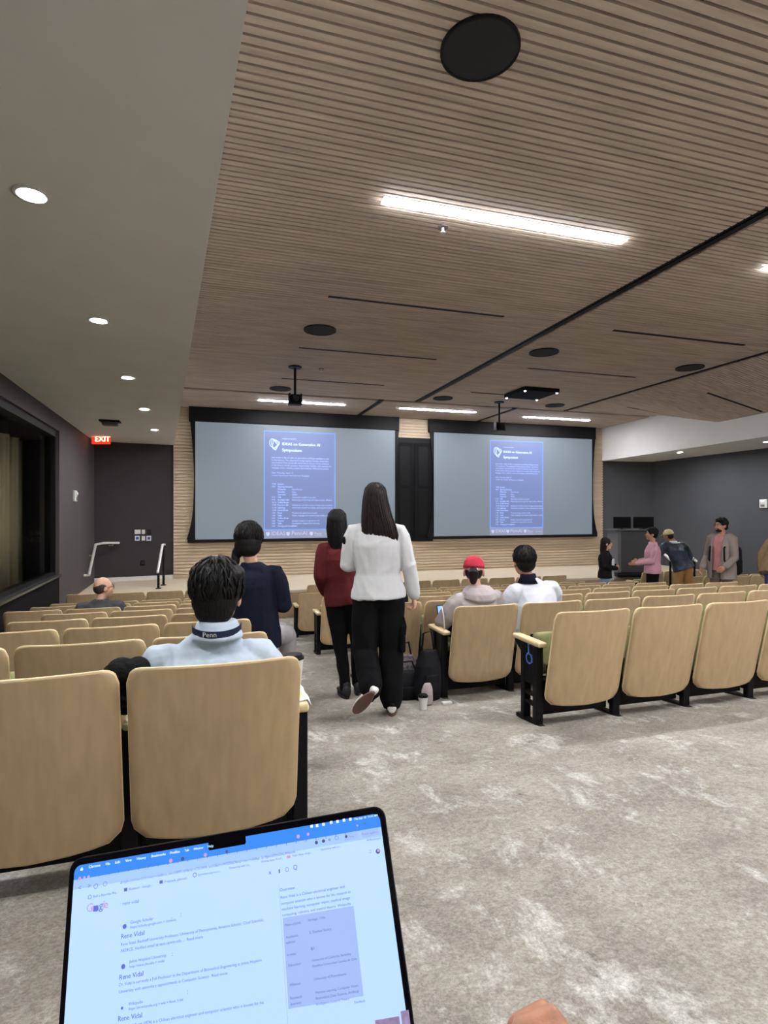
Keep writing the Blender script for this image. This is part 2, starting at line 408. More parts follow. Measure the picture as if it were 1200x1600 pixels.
# ------------------------------------------------------------------ ceiling fittings
M_house = mat('lamp_housing', srgb(230, 230, 230), .5, var=.01)
def linear(x0, x1, y, label):
    t = thing('linear_light', label, 'ceiling light', ((x0 + x1) / 2, y, CEIL_Z), 0, 'linear ceiling lights')
    h = (x1 - x0) / 2
    g = G(); g.box((-h - .012, -.055, -.004), (h + .012, .055, .045)); g.build('housing', M_house, t)
    g = G(); g.rbox((-h, -.044, -.012), (h, .044, -.003), .003); g.build('lens', M_lamp, t)
linear(1.27, 3.53, 4.16, 'long bright linear ceiling light overhead, nearest and largest in view')
linear(5.25, 7.5, 4.18, 'linear ceiling light at the right edge, cut off by the frame')
linear(.93, 2.85, 12.38, 'linear ceiling light above the left projection screen')
linear(4.18, 6.12, 12.38, 'linear ceiling light above the black doors')
linear(7.6, 9.55, 12.58, 'linear ceiling light above the right projection screen')
linear(1.95, 4.1, 1.35, 'linear ceiling light just above the camera')
linear(5.3, 7.5, 1.35, 'linear ceiling light to the right behind the camera')
linear(1.6, 3.8, -1.5, 'linear ceiling light over the back of the hall')
linear(5.3, 7.5, -1.5, 'linear ceiling light over the far back corner')
M_trim = mat('downlight_trim', srgb(225, 225, 222), .4, var=.01)
def downlight(x, y, z, label):
    t = thing('downlight', label, 'downlight', (x, y, z), 0, 'soffit downlights')
    g = G(); n = 28
    prof = [(.085, 0), (.085, -.006), (.062, -.008), (.055, -.001)]
    rings = [[g.bm.verts.new((r * math.cos(2 * PI * i / n), r * math.sin(2 * PI * i / n), zz)) for i in range(n)] for r, zz in prof]
    for a, b in zip(rings[:-1], rings[1:]):
        for i in range(n): g.bm.faces.new((a[i], a[(i + 1) % n], b[(i + 1) % n], b[i]))
    g.build('trim_ring', M_trim, t, True)
    g = G(); g.cyl((0, 0), .054, -.004, .0); g.build('lens', M_down, t)
dn = ['nearest the camera', 'second from the camera', 'third from the camera', 'fourth from the camera', 'farthest, beside the exit sign']
for (x, y), nme in zip(((-.85, 3.1), (-.89, 4.98), (-.95, 7.0), (-1.0, 9.07), (-1.07, 11.3)), dn):
    downlight(x, y, ZL, 'round downlight in the left soffit, ' + nme)
downlight(-.8, 1.05, ZL, 'round downlight in the left soffit, above the camera')
downlight(11.1, 11.1, ZR, 'round downlight in the right soffit, nearest the stage')
downlight(11.2, 8.9, ZR, 'round downlight in the right soffit, near the right edge')
downlight(11.2, 6.7, ZR, 'round downlight in the right soffit, outside the frame')
def disc(px, py, r, label):
    p = at_z(px, py, CEIL_Z); z = CEIL_Z - drop(p.x, p.y)
    t = thing('ceiling_speaker', label, 'ceiling speaker', (p.x, p.y, z), 0, 'round ceiling speakers')
    g = G(); g.cyl((0, 0), r, -.012, .02, 40); g.build('grille', M_grille, t)
    g = G(); n = 40
    R = [[g.bm.verts.new((q * math.cos(2 * PI * i / n), q * math.sin(2 * PI * i / n), zz)) for i in range(n)] for q, zz in ((r, .0), (r, -.016), (r + .012, -.016), (r + .012, .0))]
    for a, b in zip(R[:-1], R[1:]):
        for i in range(n): g.bm.faces.new((a[i], a[(i + 1) % n], b[(i + 1) % n], b[i]))
    g.build('rim', M_black, t)
disc(750, 76, .197, 'large round black speaker in the slats near the top')
disc(500, 515, .205, 'round black ceiling speaker left of the first dark track')
disc(850, 550, .21, 'round black ceiling speaker between the dark tracks, behind the square plate')
disc(1078, 574, .21, 'round black ceiling speaker close to the right-hand dark track')
disc(438, 607, .2, 'round black ceiling speaker above the left screen')
disc(692, 622, .2, 'round black ceiling speaker above the black doors')
disc(867, 633, .2, 'round black ceiling speaker below the square black plate')
disc(1064, 645, .2, 'round black ceiling speaker beside the white right soffit')
def slot(xa, ya, xb, label):
    a = at_z(xa, ya, CEIL_Z); d = ray(xb, ya); xe = a.y * (ray(xb, 500).x / ray(xb, 500).y)
    z0 = CEIL_Z - drop(a.x, a.y); z1 = CEIL_Z - drop(xe, a.y); x0, x1 = a.x, xe; yy = a.y
    g = G(); w = .022
    vs = [(x0, yy - w, z0 - .006), (x1, yy - w, z1 - .006), (x1, yy + w, z1 - .006), (x0, yy + w, z0 - .006), (x0, yy - w, z0 + .02), (x1, yy - w, z1 + .02), (x1, yy + w, z1 + .02), (x0, yy + w, z0 + .02)]
    g.poly(vs, [(3, 2, 1, 0), (4, 5, 6, 7), (0, 1, 5, 4), (1, 2, 6, 5), (2, 3, 7, 6), (3, 0, 4, 7)])
    tag(g.build('air_slot', M_black), label, 'air vent', 'dark air slots in the ceiling')
slot(513, 463, 787, 'dark ceiling air slot behind the long light')
slot(467, 543, 682, 'dark ceiling air slot beyond the left round speaker')
slot(440, 591, 600, 'dark ceiling air slot by the left camera pole')
slot(958, 516, 1163, 'dark ceiling air slot between the two tracks, nearest')
slot(825, 575, 993, 'dark ceiling air slot just above the square black plate')
slot(1105, 600, 1190, 'dark ceiling air slot in the right bay by the edge')
slot(980, 631, 1103, 'dark ceiling air slot in the right bay near the soffit')
slot(736, 613, 800, 'dark short ceiling air slot left of the square plate')
def sprinkler(px, py, label):
    p = at_z(px, py, CEIL_Z); t = thing('sprinkler', label, 'sprinkler', p)
    g = G(); g.cyl((0, 0), .045, -.008, .02, 20); g.build('escutcheon', M_house_d, t)
    g = G(); g.cyl((0, 0), .012, -.045, -.008, 10); g.cyl((0, 0), .024, -.05, -.045, 14); g.build('head', M_steel, t)
M_house_d = mat('grey_plate', srgb(120, 115, 112), .5, var=.02)
sprinkler(692, 355, 'small round sprinkler under the long ceiling light')
sprinkler(502, 576, 'small round sprinkler right of the left camera pole')
def pole_cam(px, ptop, pbot, label, flip=1):
    p = at_z(px, ptop, CEIL_Z); z = CEIL_Z - drop(p.x, p.y); dep = (p.x * sn + p.y * cs)
    L = dep * (pbot - 800) / FPX + z - CH
    t = thing('ceiling_camera', label, 'camera', (p.x, p.y, z))
    g = G(); g.cyl((0, 0), .11, -.02, .02, 24); g.build('ceiling_plate', M_black, t)
    g = G(); g.tube([(0, 0, -.02), (0, 0, -L)], .022, 12); g.build('pole', M_black, t)
    g = G(); g.rbox((-.11, -.09, -L - .12), (.11, .07, -L - .09), .01); g.rbox((-.11, -.07, -L - .09), (-.085, .05, -L + .07), .008); g.rbox((.085, -.07, -L - .09), (.11, .05, -L + .07), .008); g.build('bracket', M_black, t)
    g = G(); g.rbox((-.083, -.1, -L - .088), (.083, .1, -L + .05), .03, 3); h = g.build('camera_head', M_blackm, t)
    g = G(); g.loft([((0, -.13, -L - .02), (.05, 0, 0), (0, 0, .05)), ((0, -.09, -L - .02), (.055, 0, 0), (0, 0, .055))], 20); g.build('lens', M_black, h)
pole_cam(461, 573, 622, 'black camera hanging on a pole before the left screen')
pole_cam(780, 628, 665, 'black camera hanging on a pole before the right screen')
pole_cam(1152, 628, 662, 'black camera hanging on a pole before the right soffit')
# square plate with small white lamps
p = at_d(830, 614, 11.3); 
t = thing('ceiling_projector', 'flat square black projector unit hung under the ceiling', 'projector', p)
g = G(); g.rbox((-.40, -.40, -.05), (.40, .40, .05), .02); g.build('body', M_blackm, t)
zt = CEIL_Z - p.z
for a, b in ((-.34, -.34), (.34, -.34), (.34, .34), (-.34, .34)):
    g = G(); g.tube([(a, b, .05), (a, b, zt)], .012, 8); g.build('rod', M_black, t)
    g = G(); g.ell((a * 1.05, b * 1.05, -.055), (.022, .022, .016), sub=2); g.build('lamp', emitter('white_pilot', (1, .98, .95, 1), 8), t)
# things on walls
p = at_z(172, 657, ZL)
t = thing('wall_camera', 'small dark camera fixed under the left soffit by the exit sign', 'camera', (p.x, p.y, ZL))
g = G(); g.rbox((-.16, -.10, -.03), (.16, .10, 0), .01); g.build('mount_plate', M_black, t)
g = G(); g.rbox((-.12, -.07, -.09), (.12, .07, -.03), .02); g.build('housing', mat('grey_shell', srgb(110, 106, 104), .5), t)
# exit sign
t = thing('exit_sign', 'lit red EXIT sign in the corner under the left soffit', 'exit sign', at_d(158, 686, 11.5), -YAW)
M_red = emitter('exit_red', (1, .04, .02, 1), .8)
g = G(); g.rbox((-.19, -.02, -.105), (.19, .02, .105), .01); g.build('panel', M_red, t)
g = G(); put_text(g, 'EXIT', (-.125, -.024, -.055), (1, 0, 0), (0, 0, 1), size=.155, bold=.04)
g.build('lettering', emitter('exit_letters', (1, .5, .3, 1), 4.5), t)
g = G(); g.tube([(0, 0, .1), (0, 0, ZL - t.location.z)], .015, 8); g.build('stem', M_red, t)
def on_left(px, py):                     # point where a sight line meets the left wall
    d = ray(px, py); k = (-2.26 + .036 * 6.83) / (d.x + .036 * d.y)
    return Vector((0, 0, CH)) + d * k
def on_seg(px, py, a, b):
    d = ray(px, py); ax, ay = a; bx, by = b
    nx, ny = by - ay, ax - bx; k = (nx * ax + ny * ay) / (nx * d.x + ny * d.y)
    return Vector((0, 0, CH)) + d * k
p = on_left(115, 775)
t = thing('wall_strobe', 'white alarm strobe on the dark brown left wall', 'alarm', (p.x + .002, p.y, p.z), PI / 2)
g = G(); g.rbox((-.07, -.045, -.1), (.07, .0, .1), .012); g.build('body', M_bone, t)
g = G(); g.rbox((-.04, -.07, .01), (.04, -.045, .07), .012); g.build('strobe_lens', mat('strobe', srgb(235, 238, 240), .15), t)
g = G(); g.cyl((0, 0), .03, 0, .01, 16); o = g.build('sounder', M_house_d, t); o.rotation_euler = (PI / 2, 0, 0); o.location = (0, -.045, -.045)
d = ray(1194, 787); k = (12.22 - .036 * 6.83) / (d.x - .036 * d.y); p = Vector((0, 0, CH)) + d * k
t = thing('wall_strobe', 'white alarm strobe on the slate right wall', 'alarm', (p.x - .002, p.y, p.z), -PI / 2)
g = G(); g.rbox((-.09, -.045, -.1), (.09, .0, .1), .012); g.build('body', M_bone, t)
g = G(); g.rbox((-.05, -.07, .01), (.05, -.045, .07), .012); g.build('strobe_lens', MATS['strobe'], t)
g = G(); g.rbox((-.05, -.055, -.07), (.05, -.045, -.02), .008); g.build('label_plate', M_house_d, t)
BL = ((lx(CORN), CORN), (-.89, FW + .02)); ang = math.atan2(BL[1][1] - BL[0][1], BL[1][0] - BL[0][0])
M_blue = mat('blue_key', srgb(58, 74, 170), .5, var=.03)
for (px, py, w, h, m, key, lab) in ((215, 831, .125, .1, M_bone, None, 'white double switch plate on the near-black wall'), (224, 831, .07, .1, M_bone, None, 'white single switch plate on the near-black wall'),
        (233, 831, .075, .1, M_black, None, 'black switch plate on the near-black wall'), (214.5, 841, .1, .11, M_bone, M_blue, 'left white panel with a blue screen on the near-black wall'),
        (224, 841, .075, .1, M_bone, None, 'lower white blank plate between the blue keypads'), (232.5, 841, .1, .11, M_bone, M_blue, 'right white keypad with a blue centre on the near-black wall'),
        (223, 879.5, .09, .12, M_black, None, 'black socket plate low on the near-black wall')):
    p = on_seg(px, py, *BL)
    t = thing('wall_plate', lab, 'wall plate', p, ang, 'plates on the near-black wall')
    g = G(); g.rbox((-w / 2, -.016, -h / 2), (w / 2, 0, h / 2), .005); g.build('plate', m, t)
    g = G()
    if key: g.rbox((-w * .3, -.022, -h * .28), (w * .3, -.016, h * .28), .004)
    elif m is M_bone:
        for xx in (0,): g.rbox((w * xx - .014, -.021, -.03), (w * xx + .014, -.016, .03), .003)
    else: g.rbox((-.02, -.021, -.03), (.02, -.016, .03), .003)
    g.build('keypad' if key else 'switch', key or (M_bone if m is M_bone else M_grille), t)
# handrails
a = on_left(142, 851) + Vector((.09, 0, 0)); b = on_left(131, 899) + Vector((.09, 0, 0)); c = on_seg(184, 848, *BL) + Vector((.03, -.09, 0))
t = thing('wall_handrail', 'steel handrail bent round the dark left corner', 'handrail', b)
g = G(); g.tube([b - b + Vector((-.09, 0, 0)), (0, 0, 0), a - b, (a + Vector((.12, .16, .02))) - b, c - b], .027, 12); g.build('rail', M_steel, t)
for q in (a - b + Vector((0, -.25, -.16)), c - b + Vector((-.12, 0, 0))):
    g = G(); g.tube([q, q + Vector((0, .02, -.06)), q + Vector((-.085, .05, -.06))], .012, 8); g.build('bracket', M_steel, t)
def free_rail(pts, posts, label):
    o0 = at_d(*pts[-1]); o0.z = STAGE_Z if o0.y > 11.04 else floor_z(o0.y)
    t = thing('handrail', label, 'handrail', o0)
    g = G(); g.tube([at_d(*q) - o0 for q in pts], .026, 12); g.build('rail', M_steel, t)
    for px, py, dep in posts:
        q = at_d(px, py, dep); zb = STAGE_Z if q.y > 11.04 else floor_z(q.y)
        g = G(); g.tube([q - o0, (q.x - o0.x, q.y - o0.y, zb - o0.z)], .024, 10); po = g.build('post', M_black, t)
        g = G(); g.cyl((q.x - o0.x, q.y - o0.y), .055, zb - o0.z, zb - o0.z + .015, 16); g.build('foot_plate', M_black, po)
free_rail([(257, 851, 11.75), (254, 851, 11.7), (246.5, 894, 11.15)], [(255.5, 853, 11.72), (247.5, 890, 11.2)], 'steel stair rail on two black posts left of the stage')
free_rail([(1034, 862, 12.3), (1050, 877, 11.9)], [(1047.5, 875, 11.97)], 'steel stair rail between the pink shirt and the cap')
free_rail([(1070, 860, 12.4), (1080, 870, 12.2), (1088, 877, 11.9)], [(1085, 874, 12.0)], 'steel stair rail right of the tan trousers')
# lectern with two monitors
p = at_z(984, 899.5, STAGE_Z)
t = thing('lectern', 'dark grey equipment lectern on the right of the stage', 'lectern', p, -YAW)
M_lec = mat('lectern_laminate', srgb(66, 66, 69), .6, var=.03)
M_lec2 = mat('lectern_edge', srgb(100, 100, 103), .6, var=.03)
g = G(); g.rbox((-.36, -.3, .1), (.42, .3, 1.09), .02); g.build('cabinet', M_lec, t)
g = G(); g.rbox((-.42, -.31, .1), (-.34, .31, 1.1), .01); g.build('side_panel', M_lec2, t)
g = G(); g.rbox((-.44, -.36, 0), (.48, .36, .1), .04, 3); g.build('plinth', M_black, t)
g = G(); g.rbox((-.5, -.33, 1.09), (.46, .33, 1.12), .01); g.build('worktop', M_lec, t)
for x, r, lab in ((-.16, .22, 'left tilted black monitor standing on the lectern'), (.36, -.12, 'right black monitor standing on the lectern')):
    q = p + Matrix.Rotation(-YAW, 3, 'Z') @ Vector((x - .02, .02, 1.122))
    m = thing('monitor', lab, 'monitor', q, -YAW + r, 'monitors on the lectern')
    g = G(); g.cyl((0, 0), .1, 0, .015, 24); g.build('base', M_black, m)
    g = G(); g.tube([(0, 0, .01), (0, .02, .14)], .02, 10); g.build('stand', M_black, m)
    g = G(); g.rbox((-.235, -.02, .03), (.235, .012, .30), .008); s = g.build('housing', M_blackm, m)
    g = G(); g.box((-.22, .012, .045), (.22, .014, .285)); g.build('display', mat('dark_display', srgb(14, 15, 18), .15), s)

# ------------------------------------------------------------------ projection screens
M_scr = emitter('screen_cloth', srgb(118, 128, 138), 0.56)
M_page = emitter('slide_page', srgb(106, 119, 164), 0.69)
M_bord = emitter('slide_border', srgb(105, 148, 238), 0.79)
M_txt = emitter('slide_text', srgb(176, 200, 250), 0.79)
M_txtw = emitter('slide_title', srgb(196, 222, 255), 0.88)
M_foot = emitter('slide_footer', srgb(134, 140, 165), 0.69)
def screen(x0, x1, zt, zb, px0, px1, label):
    y = FW - .12
    t = thing('projection_screen', label, 'projection screen', ((x0 + x1) / 2, y, zb), 0, 'projection screens')
    cx, H = (x0 + x1) / 2, zt - zb; w = (x1 - x0) / 2
    g = G(); g.rbox((-w - .13, -.04, H), (w + .1, .09, H + .36), .012); g.build('housing', M_black, t)
    # black masking, its outer edges pulled in to a waist by the tension cords
    n = 16
    for s in (-1, 1):
        g = G(); vs = []; 
        for i in range(n + 1):
            v = i / n; e = .10 - .08 * math.sin(PI * min(1, v * 1.0)) + .08 * max(0, 1 - v * 4) ** 2
            vs += [(s * (w - .01), -.006, H * v), (s * (w + e), -.006, H * v), (s * (w - .01), .012, H * v), (s * (w + e), .012, H * v)]
        fs = []
        for i in range(n):
            a = 4 * i; b = a + 4
            fs += [(a, a + 1, b + 1, b), (a + 2, b + 2, b + 3, a + 3), (a + 1, a + 3, b + 3, b + 1), (a, b, b + 2, a + 2)]
        fs += [(0, 2, 3, 1), (4 * n, 4 * n + 1, 4 * n + 3, 4 * n + 2)]
        g.poly(vs, fs); g.build('side_masking', M_black, t)
    g = G(); g.rbox((-w - .16, -.03, -.075), (w + .16, .03, .0), .012); g.build('bottom_bar', M_black, t)
    g = G(); g.box((-w, -.004, 0), (w, .006, H)); s = g.build('screen_cloth', M_scr, t)
    # the projected page
    a, b = px0 - cx, px1 - cx; pw = b - a; top = H - .14; bot = top - 2.40; yy = -.006
    g = G(); g.box((a, yy, bot - .20), (b, -.0045, bot)); g.build('projected_footer', M_foot, s)
    g = G(); g.box((a, yy, bot), (b, -.0045, top)); g.build('projected_page', M_page, s)
    g = G(); e = .022
    for q in (((a, bot), (b, bot + e)), ((a, top - e), (b, top)), ((a, bot), (a + e, top)), ((b - e, bot), (b, top))):
        g.box((q[0][0], yy - .002, q[0][1]), (q[1][0], yy, q[1][1]))
    g.build('projected_border', M_bord, s)
    U, V = (1, 0, 0), (0, 0, 1); yt = yy - .003
    g = G()
    put_text(g, 'IDEAS on Generative AI', (a + pw * .245, yt, top - .34), U, V, width=pw * .53, bold=.05)
    put_text(g, 'Symposium', (a + pw * .245, yt, top - .49), U, V, width=pw * .27, bold=.05)
    # round emblem of interlaced lines
    ec = Vector((a + pw * .145, yt, top - .33))
    for k in range(3):
        P_ = [ec + Vector((.105 * math.cos(u) * (1 - .18 * k) + .03 * math.sin(2 * u + k), 0, .12 * math.sin(u) * (1 - .22 * k) + .025 * math.cos(3 * u + k))) for u in [2 * PI * i / 40 for i in range(41)]]
        g.tube(P_, .0065, 5)
    g.build('projected_title', M_txtw, s)
    g = G()
    put_text(g, 'A PENN AI EVENT', (a + pw * .245, yt, top - .20), U, V, width=pw * .2)
    rows = ['Join us for a day of talks on generative artificial intelligence and', 'its foundations. The symposium brings together faculty, researchers', 'and students from across the university to discuss recent advances', 'in the theory and the practice of generative models, with sessions on', 'language, vision, robotics, science and medicine, followed by posters']
    for i, r in enumerate(rows): put_text(g, r, (a + pw * .105, yt, top - .66 - i * .062), U, V, width=pw * (.80 if i != 3 else .83))
    put_text(g, 'Date: Thursday, April 10', (a + pw * .105, yt, top - 1.03), U, V, width=pw * .29)
    put_text(g, 'Location: Amy Gutmann Hall Auditorium, Philadelphia', (a + pw * .105, yt, top - 1.09), U, V, width=pw * .52)
    prog = [('TIME', 'Session', ''), ('9:00', 'Opening Remarks', ''), ('', 'Welcome', 'Vice Provost'), ('', 'Remarks', 'Dean'), ('', 'Overview', 'IDEAS'), ('9:15', 'Talk', 'Generative models in practice'), ('9:45', 'Spotlight talks', 'Reasoning and learning with large models, diffusion'), ('10:15', 'Coffee Break', ''),
            ('10:45', 'Keynote talk', 'Scaling laws and the science of deep representation'), ('11:30', 'Lightning', 'Generative models for robots, planning and control'), ('12:00', 'Lunch Break', ''), ('1:00', 'Panel', 'Trustworthy generative models'), ('1:45', 'Talks', 'Vision, language and medical image analysis in clinics'), ('2:30', 'Coffee Break', ''), ('3:00', 'Posters', 'Student research on generative AI'), ('4:00', 'Talks', 'Foundations of generative learning'), ('5:00', 'Closing and reception', 'Atrium')]
    for i, (p, q, r) in enumerate(prog):
        z = top - 1.30 - i * .0635
        if p: put_text(g, p, (a + pw * .105, yt, z), U, V, size=.05)
        put_text(g, q, (a + pw * .185, yt, z), U, V, size=.05, bold=.03)
        if r: put_text(g, r, (a + pw * .385, yt, z), U, V, size=.048)
    g.build('projected_lines', M_txt, s)
    g = G()
    def shield(x, z, k):
        g.extrude([(x - k, yt, z + k), (x - k, yt, z - k * .1), (x - k * .6, yt, z - k * .8), (x, yt, z - k * 1.25), (x + k * .6, yt, z - k * .8), (x + k, yt, z - k * .1), (x + k, yt, z + k)], (0, .002, 0))
    for fx, nm, wd in ((.055, 'IDEAS', .19), (.33, 'PennAI', .22), (.655, 'Penn', .1)):
        shield(a + pw * fx, bot - .09, .042)
        put_text(g, nm, (a + pw * (fx + .045), yt, bot - .12), U, V, width=pw * wd)
    put_text(g, 'Engineering', (a + pw * .70, yt, bot - .15), U, V, width=pw * .1)
    put_text(g, 'AI x Science', (a + pw * .85, yt, bot - .12), U, V, width=pw * .12)
    g.build('projected_logos', emitter('slide_logos', srgb(178, 188, 218), .72), s)
screen(-.42, 4.47, CH + 2.10, CH - .64, 1.15, 2.90, 'left projection screen showing the blue symposium programme')
screen(5.53, 10.46, CH + 2.10, CH - .64, 7.17, 8.83, 'right projection screen showing the blue symposium programme')

# ------------------------------------------------------------------ auditorium seats
PW, PITCH = .574, .60
def rrect(w, z0, z1, rb, rt, sag, n=8):          # outline of a back panel: (x, z) counter-clockwise
    pts = []
    m = 14
    for i in range(m + 1):
        x = (-w / 2 + rb) + (w - 2 * rb) * i / m; pts.append((x, z0 - sag * (1 - (2 * x / w) ** 2) + sag * (1 - ((w - 2 * rb) / w) ** 2)))
    for i in range(1, n + 1):
        a = -PI / 2 + PI / 2 * i / n; pts.append((w / 2 - rb + rb * math.cos(a), z0 + rb + rb * math.sin(a)))
    for i in range(n + 1):
        a = PI / 2 * i / n; pts.append((w / 2 - rt + rt * math.cos(a), z1 - rt + rt * math.sin(a)))
    for i in range(n + 1):
        a = PI / 2 + PI / 2 * i / n; pts.append((-w / 2 + rt + rt * math.cos(a), z1 - rt + rt * math.sin(a)))
    for i in range(n):
        a = PI + PI / 2 * i / n; pts.append((-w / 2 + rb + rb * math.cos(a), z0 + rb + rb * math.sin(a)))
    return pts
Z0, Z1, LEAN, BULGE = .12, .752, .135, .042
def ysurf(x, z, w=PW):                            # rear face of the shell
    k = (Z1 - z) / (Z1 - Z0)
    return LEAN * k - BULGE * (1 - (2 * x / w) ** 2)
def shell(g, w, z0, z1, rb, rt, sag, off, th):
    pts = rrect(w, z0, z1, rb, rt, sag); N = 17
    zs = [p[1] for p in pts]; lo, hi = min(zs), max(zs)
    t = bmesh.new()
    # grid clipped to the outline: rows of a fan between left and right outline at each level
    def span(z):
        xs = []
        for (xa, za), (xb, zb) in zip(pts, pts[1:] + pts[:1]):
            if (za - z) * (zb - z) <= 0 and abs(za - zb) > 1e-9: xs.append(xa + (xb - xa) * (z - za) / (zb - za))
        return (min(xs), max(xs)) if xs else (0, 0)
    lev = [lo + 1e-5, lo + .004, lo + .01] + [lo + .018 + (hi - lo - .036) * i / 18 for i in range(19)] + [hi - .01, hi - .004, hi - 1e-5]
    front = []; back = []
    for z in lev:
        a, b = span(z)
        r0 = []; r1 = []
        for i in range(N):
            x = a + (b - a) * i / (N - 1); y = ysurf(x, z) + off
            r0.append(g.bm.verts.new((x, y, z))); r1.append(g.bm.verts.new((x, y + th, z)))
        back.append(r0); front.append(r1)
    L = len(lev)
    for j in range(L - 1):
        for i in range(N - 1):
            g.bm.faces.new((back[j][i], back[j][i + 1], back[j + 1][i + 1], back[j + 1][i]))
            g.bm.faces.new((front[j][i + 1], front[j][i], front[j + 1][i], front[j + 1][i + 1]))
        g.bm.faces.new((back[j][0], back[j + 1][0], front[j + 1][0], front[j][0]))
        g.bm.faces.new((back[j + 1][-1], back[j][-1], front[j][-1], front[j + 1][-1]))
    for i in range(N - 1):
        g.bm.faces.new((back[0][i + 1], back[0][i], front[0][i], front[0][i + 1]))
        g.bm.faces.new((back[-1][i], back[-1][i + 1], front[-1][i + 1], front[-1][i]))
    t.free()
def stand(g, x):
    g.rbox((x - .028, .17, -.045), (x + .028, .215, .5), .006)
    g.rbox((x - .028, .32, -.045), (x + .028, .365, .5), .006)
    g.rbox((x - .02, .21, .23), (x + .02, .325, .495), .004)
    for z in (.085, .15): g.rbox((x - .018, .21, z), (x + .018, .325, z + .022), .004)
    g.rbox((x - .028, .10, -.045), (x + .028, .43, -.015), .008)
    g.extrude([(x - .022, .33, .50), (x - .022, .33, .40), (x - .022, .45, .485), (x - .022, .45, .50)], (.044, 0, 0))
def arm(g, x, w=.02): g.rbox((x - w, .13, .50), (x + w, .47, .533), .012, 3)
def build_seat(name, down, end, first):
    t = thing(name, 'x', 'seat')
    g = G(); shell(g, PW, Z0, Z1, .075, .045, .022, 0, .014); bp = g.build('back_panel', M_maple, t, True)
    g = G(); shell(g, PW + .004, Z0 - .003, Z1 + .005, .077, .047, .022, .0015, .012); g.build('edge_band', M_mapledge, bp, True)
    g = G(); shell(g, PW - .05, Z0 + .08, Z1 - .008, .07, .045, .0, .016, .045); g.build('back_cushion', M_olive, t, True)
    g = G()
    if down: g.rbox((-.245, .17, .335), (.245, .60, .42), .03, 3)
    else:
        M = Matrix.Translation((0, .235, .29)) @ Matrix.Rotation(math.radians(78), 4, 'X')
        g.rbox((-.245, 0, -.08), (.245, .28, .0), .03, 3, M)
    g.build('seat_cushion', M_olive, t, True)
    g = G()
    if down: g.rbox((-.235, .19, .305), (.235, .57, .337), .008)
    else:
        M = Matrix.Translation((0, .235, .29)) @ Matrix.Rotation(math.radians(78), 4, 'X')
        g.rbox((-.24, .01, -.105), (.24, .27, -.078), .008, 2, M)
    g.build('seat_pan', M_blackm, t)
    g = G(); g.rbox((-PITCH / 2 + .026, .225, .02), (PITCH / 2 - .026, .30, .25), .008); g.rbox((-.22, .20, .2), (.22, .225, .36), .008); g.build('shade_beam', M_black, t)  # seat beam, deepened in black to stand for the shade below
    g = G(); stand(g, -PITCH / 2); g.build('support_leg', M_black, t)
    g = G(); arm(g, -PITCH / 2, .034 if first else .02); g.build('armrest', M_mapledge, t, True)
    if end:
        g = G(); stand(g, PITCH / 2 + .012); g.build('support_leg', M_black, t)
        g = G(); arm(g, PITCH / 2 + .004, .036); g.build('armrest', M_mapledge, t, True)
    return t
ORD = ['first', 'second', 'third', 'fourth', 'fifth', 'sixth', 'seventh', 'eighth', 'ninth', 'tenth']
proto = {}
def place_seat(x, y, label, group, down=False, end=False, first=False):
    k = (down, end, first); z = floor_z(y)
    if k not in proto:
        proto[k] = build_seat('theatre_seat', down, end, first); o = proto[k]; o.location = (x, y, z); o['label'] = label; o['group'] = group
        return o
    return dup(proto[k], (x, y, z), 0, label, group)
SEATS = {}
def edge_left(y): return -.24 - .024 * y               # first gap west of the aisle seat
leftY = [2 + k for k in range(9)]
occL = {(0, 0): 'holding the man in the light blue shirt', (5, 2): None}
for r, y in enumerate(leftY):
    for c in range(4 if y > 6.5 else 3):
        x = edge_left(y) + PITCH / 2 - c * PITCH
        down = (r, c) in ((0, 0), (2, 0), (5, 2))
        lab = 'maple-backed seat, left block, %s row from the camera, %s seat from the aisle' % (ORD[r], ORD[c])
        SEATS['L', r, c] = place_seat(x, y, lab, 'seats in the left block', down, c == 0)
starts = [2.08, 1.83, 1.36, 1.62, 1.33, 1.62, 1.33, 1.62]
def cstart(r): return starts[r] + PW / 2 - .0
for r in range(8):
    y = 3.06 + r * 1.0
    lim = min(7.05, .9516 / .7545 * y + .45)
    c = 0; x = cstart(r)
    while x < lim:
        down = (r, c) in ((1, 0), (1, 1), (2, 0))
        lab = 'maple-backed seat, centre block, %s row from the camera, %s seat from the aisle' % (ORD[r], ORD[c])
        SEATS['C', r, c] = place_seat(x, y, lab, 'seats in the centre block', down, False, c == 0)
        c += 1; x += PITCH + .012
for r, y in enumerate((7.06, 8.06, 9.06, 10.06)):
    c = 0; x = 9.5 - .06 * r
    while x < min(11.6, .9516 / .7545 * y + .45):
        lab = 'maple-backed seat, far right block, %s row from the back, %s seat from the aisle' % (ORD[r], ORD[c])
        place_seat(x, y, lab, 'seats in the far right block', False, False, c == 0)
        c += 1; x += PITCH + .012
# access sign on the aisle side of the first centre seat
s0 = SEATS['C', 0, 0]
M_acc = mat('access_blue', srgb(92, 128, 214), .5, var=.02)
g = G()
ox = -PITCH / 2 - .021; A = lambda y, z: (ox, y + .05, z)
ring = [A(.215 + .034 * math.cos(a), .40 + .034 * math.sin(a)) for a in [math.radians(60 - 300 * i / 20) for i in range(21)]]
g.tube(ring, .0055, 6)
g.tube([A(.222, .475), A(.218, .43), A(.185, .425), A(.172, .385)], .006, 6); g.ell(A(.224, .492), (.004, .011, .011), sub=2)
e = g.build('accessible_emblem', M_acc, s0); e['label'] = 'blue wheelchair symbol'

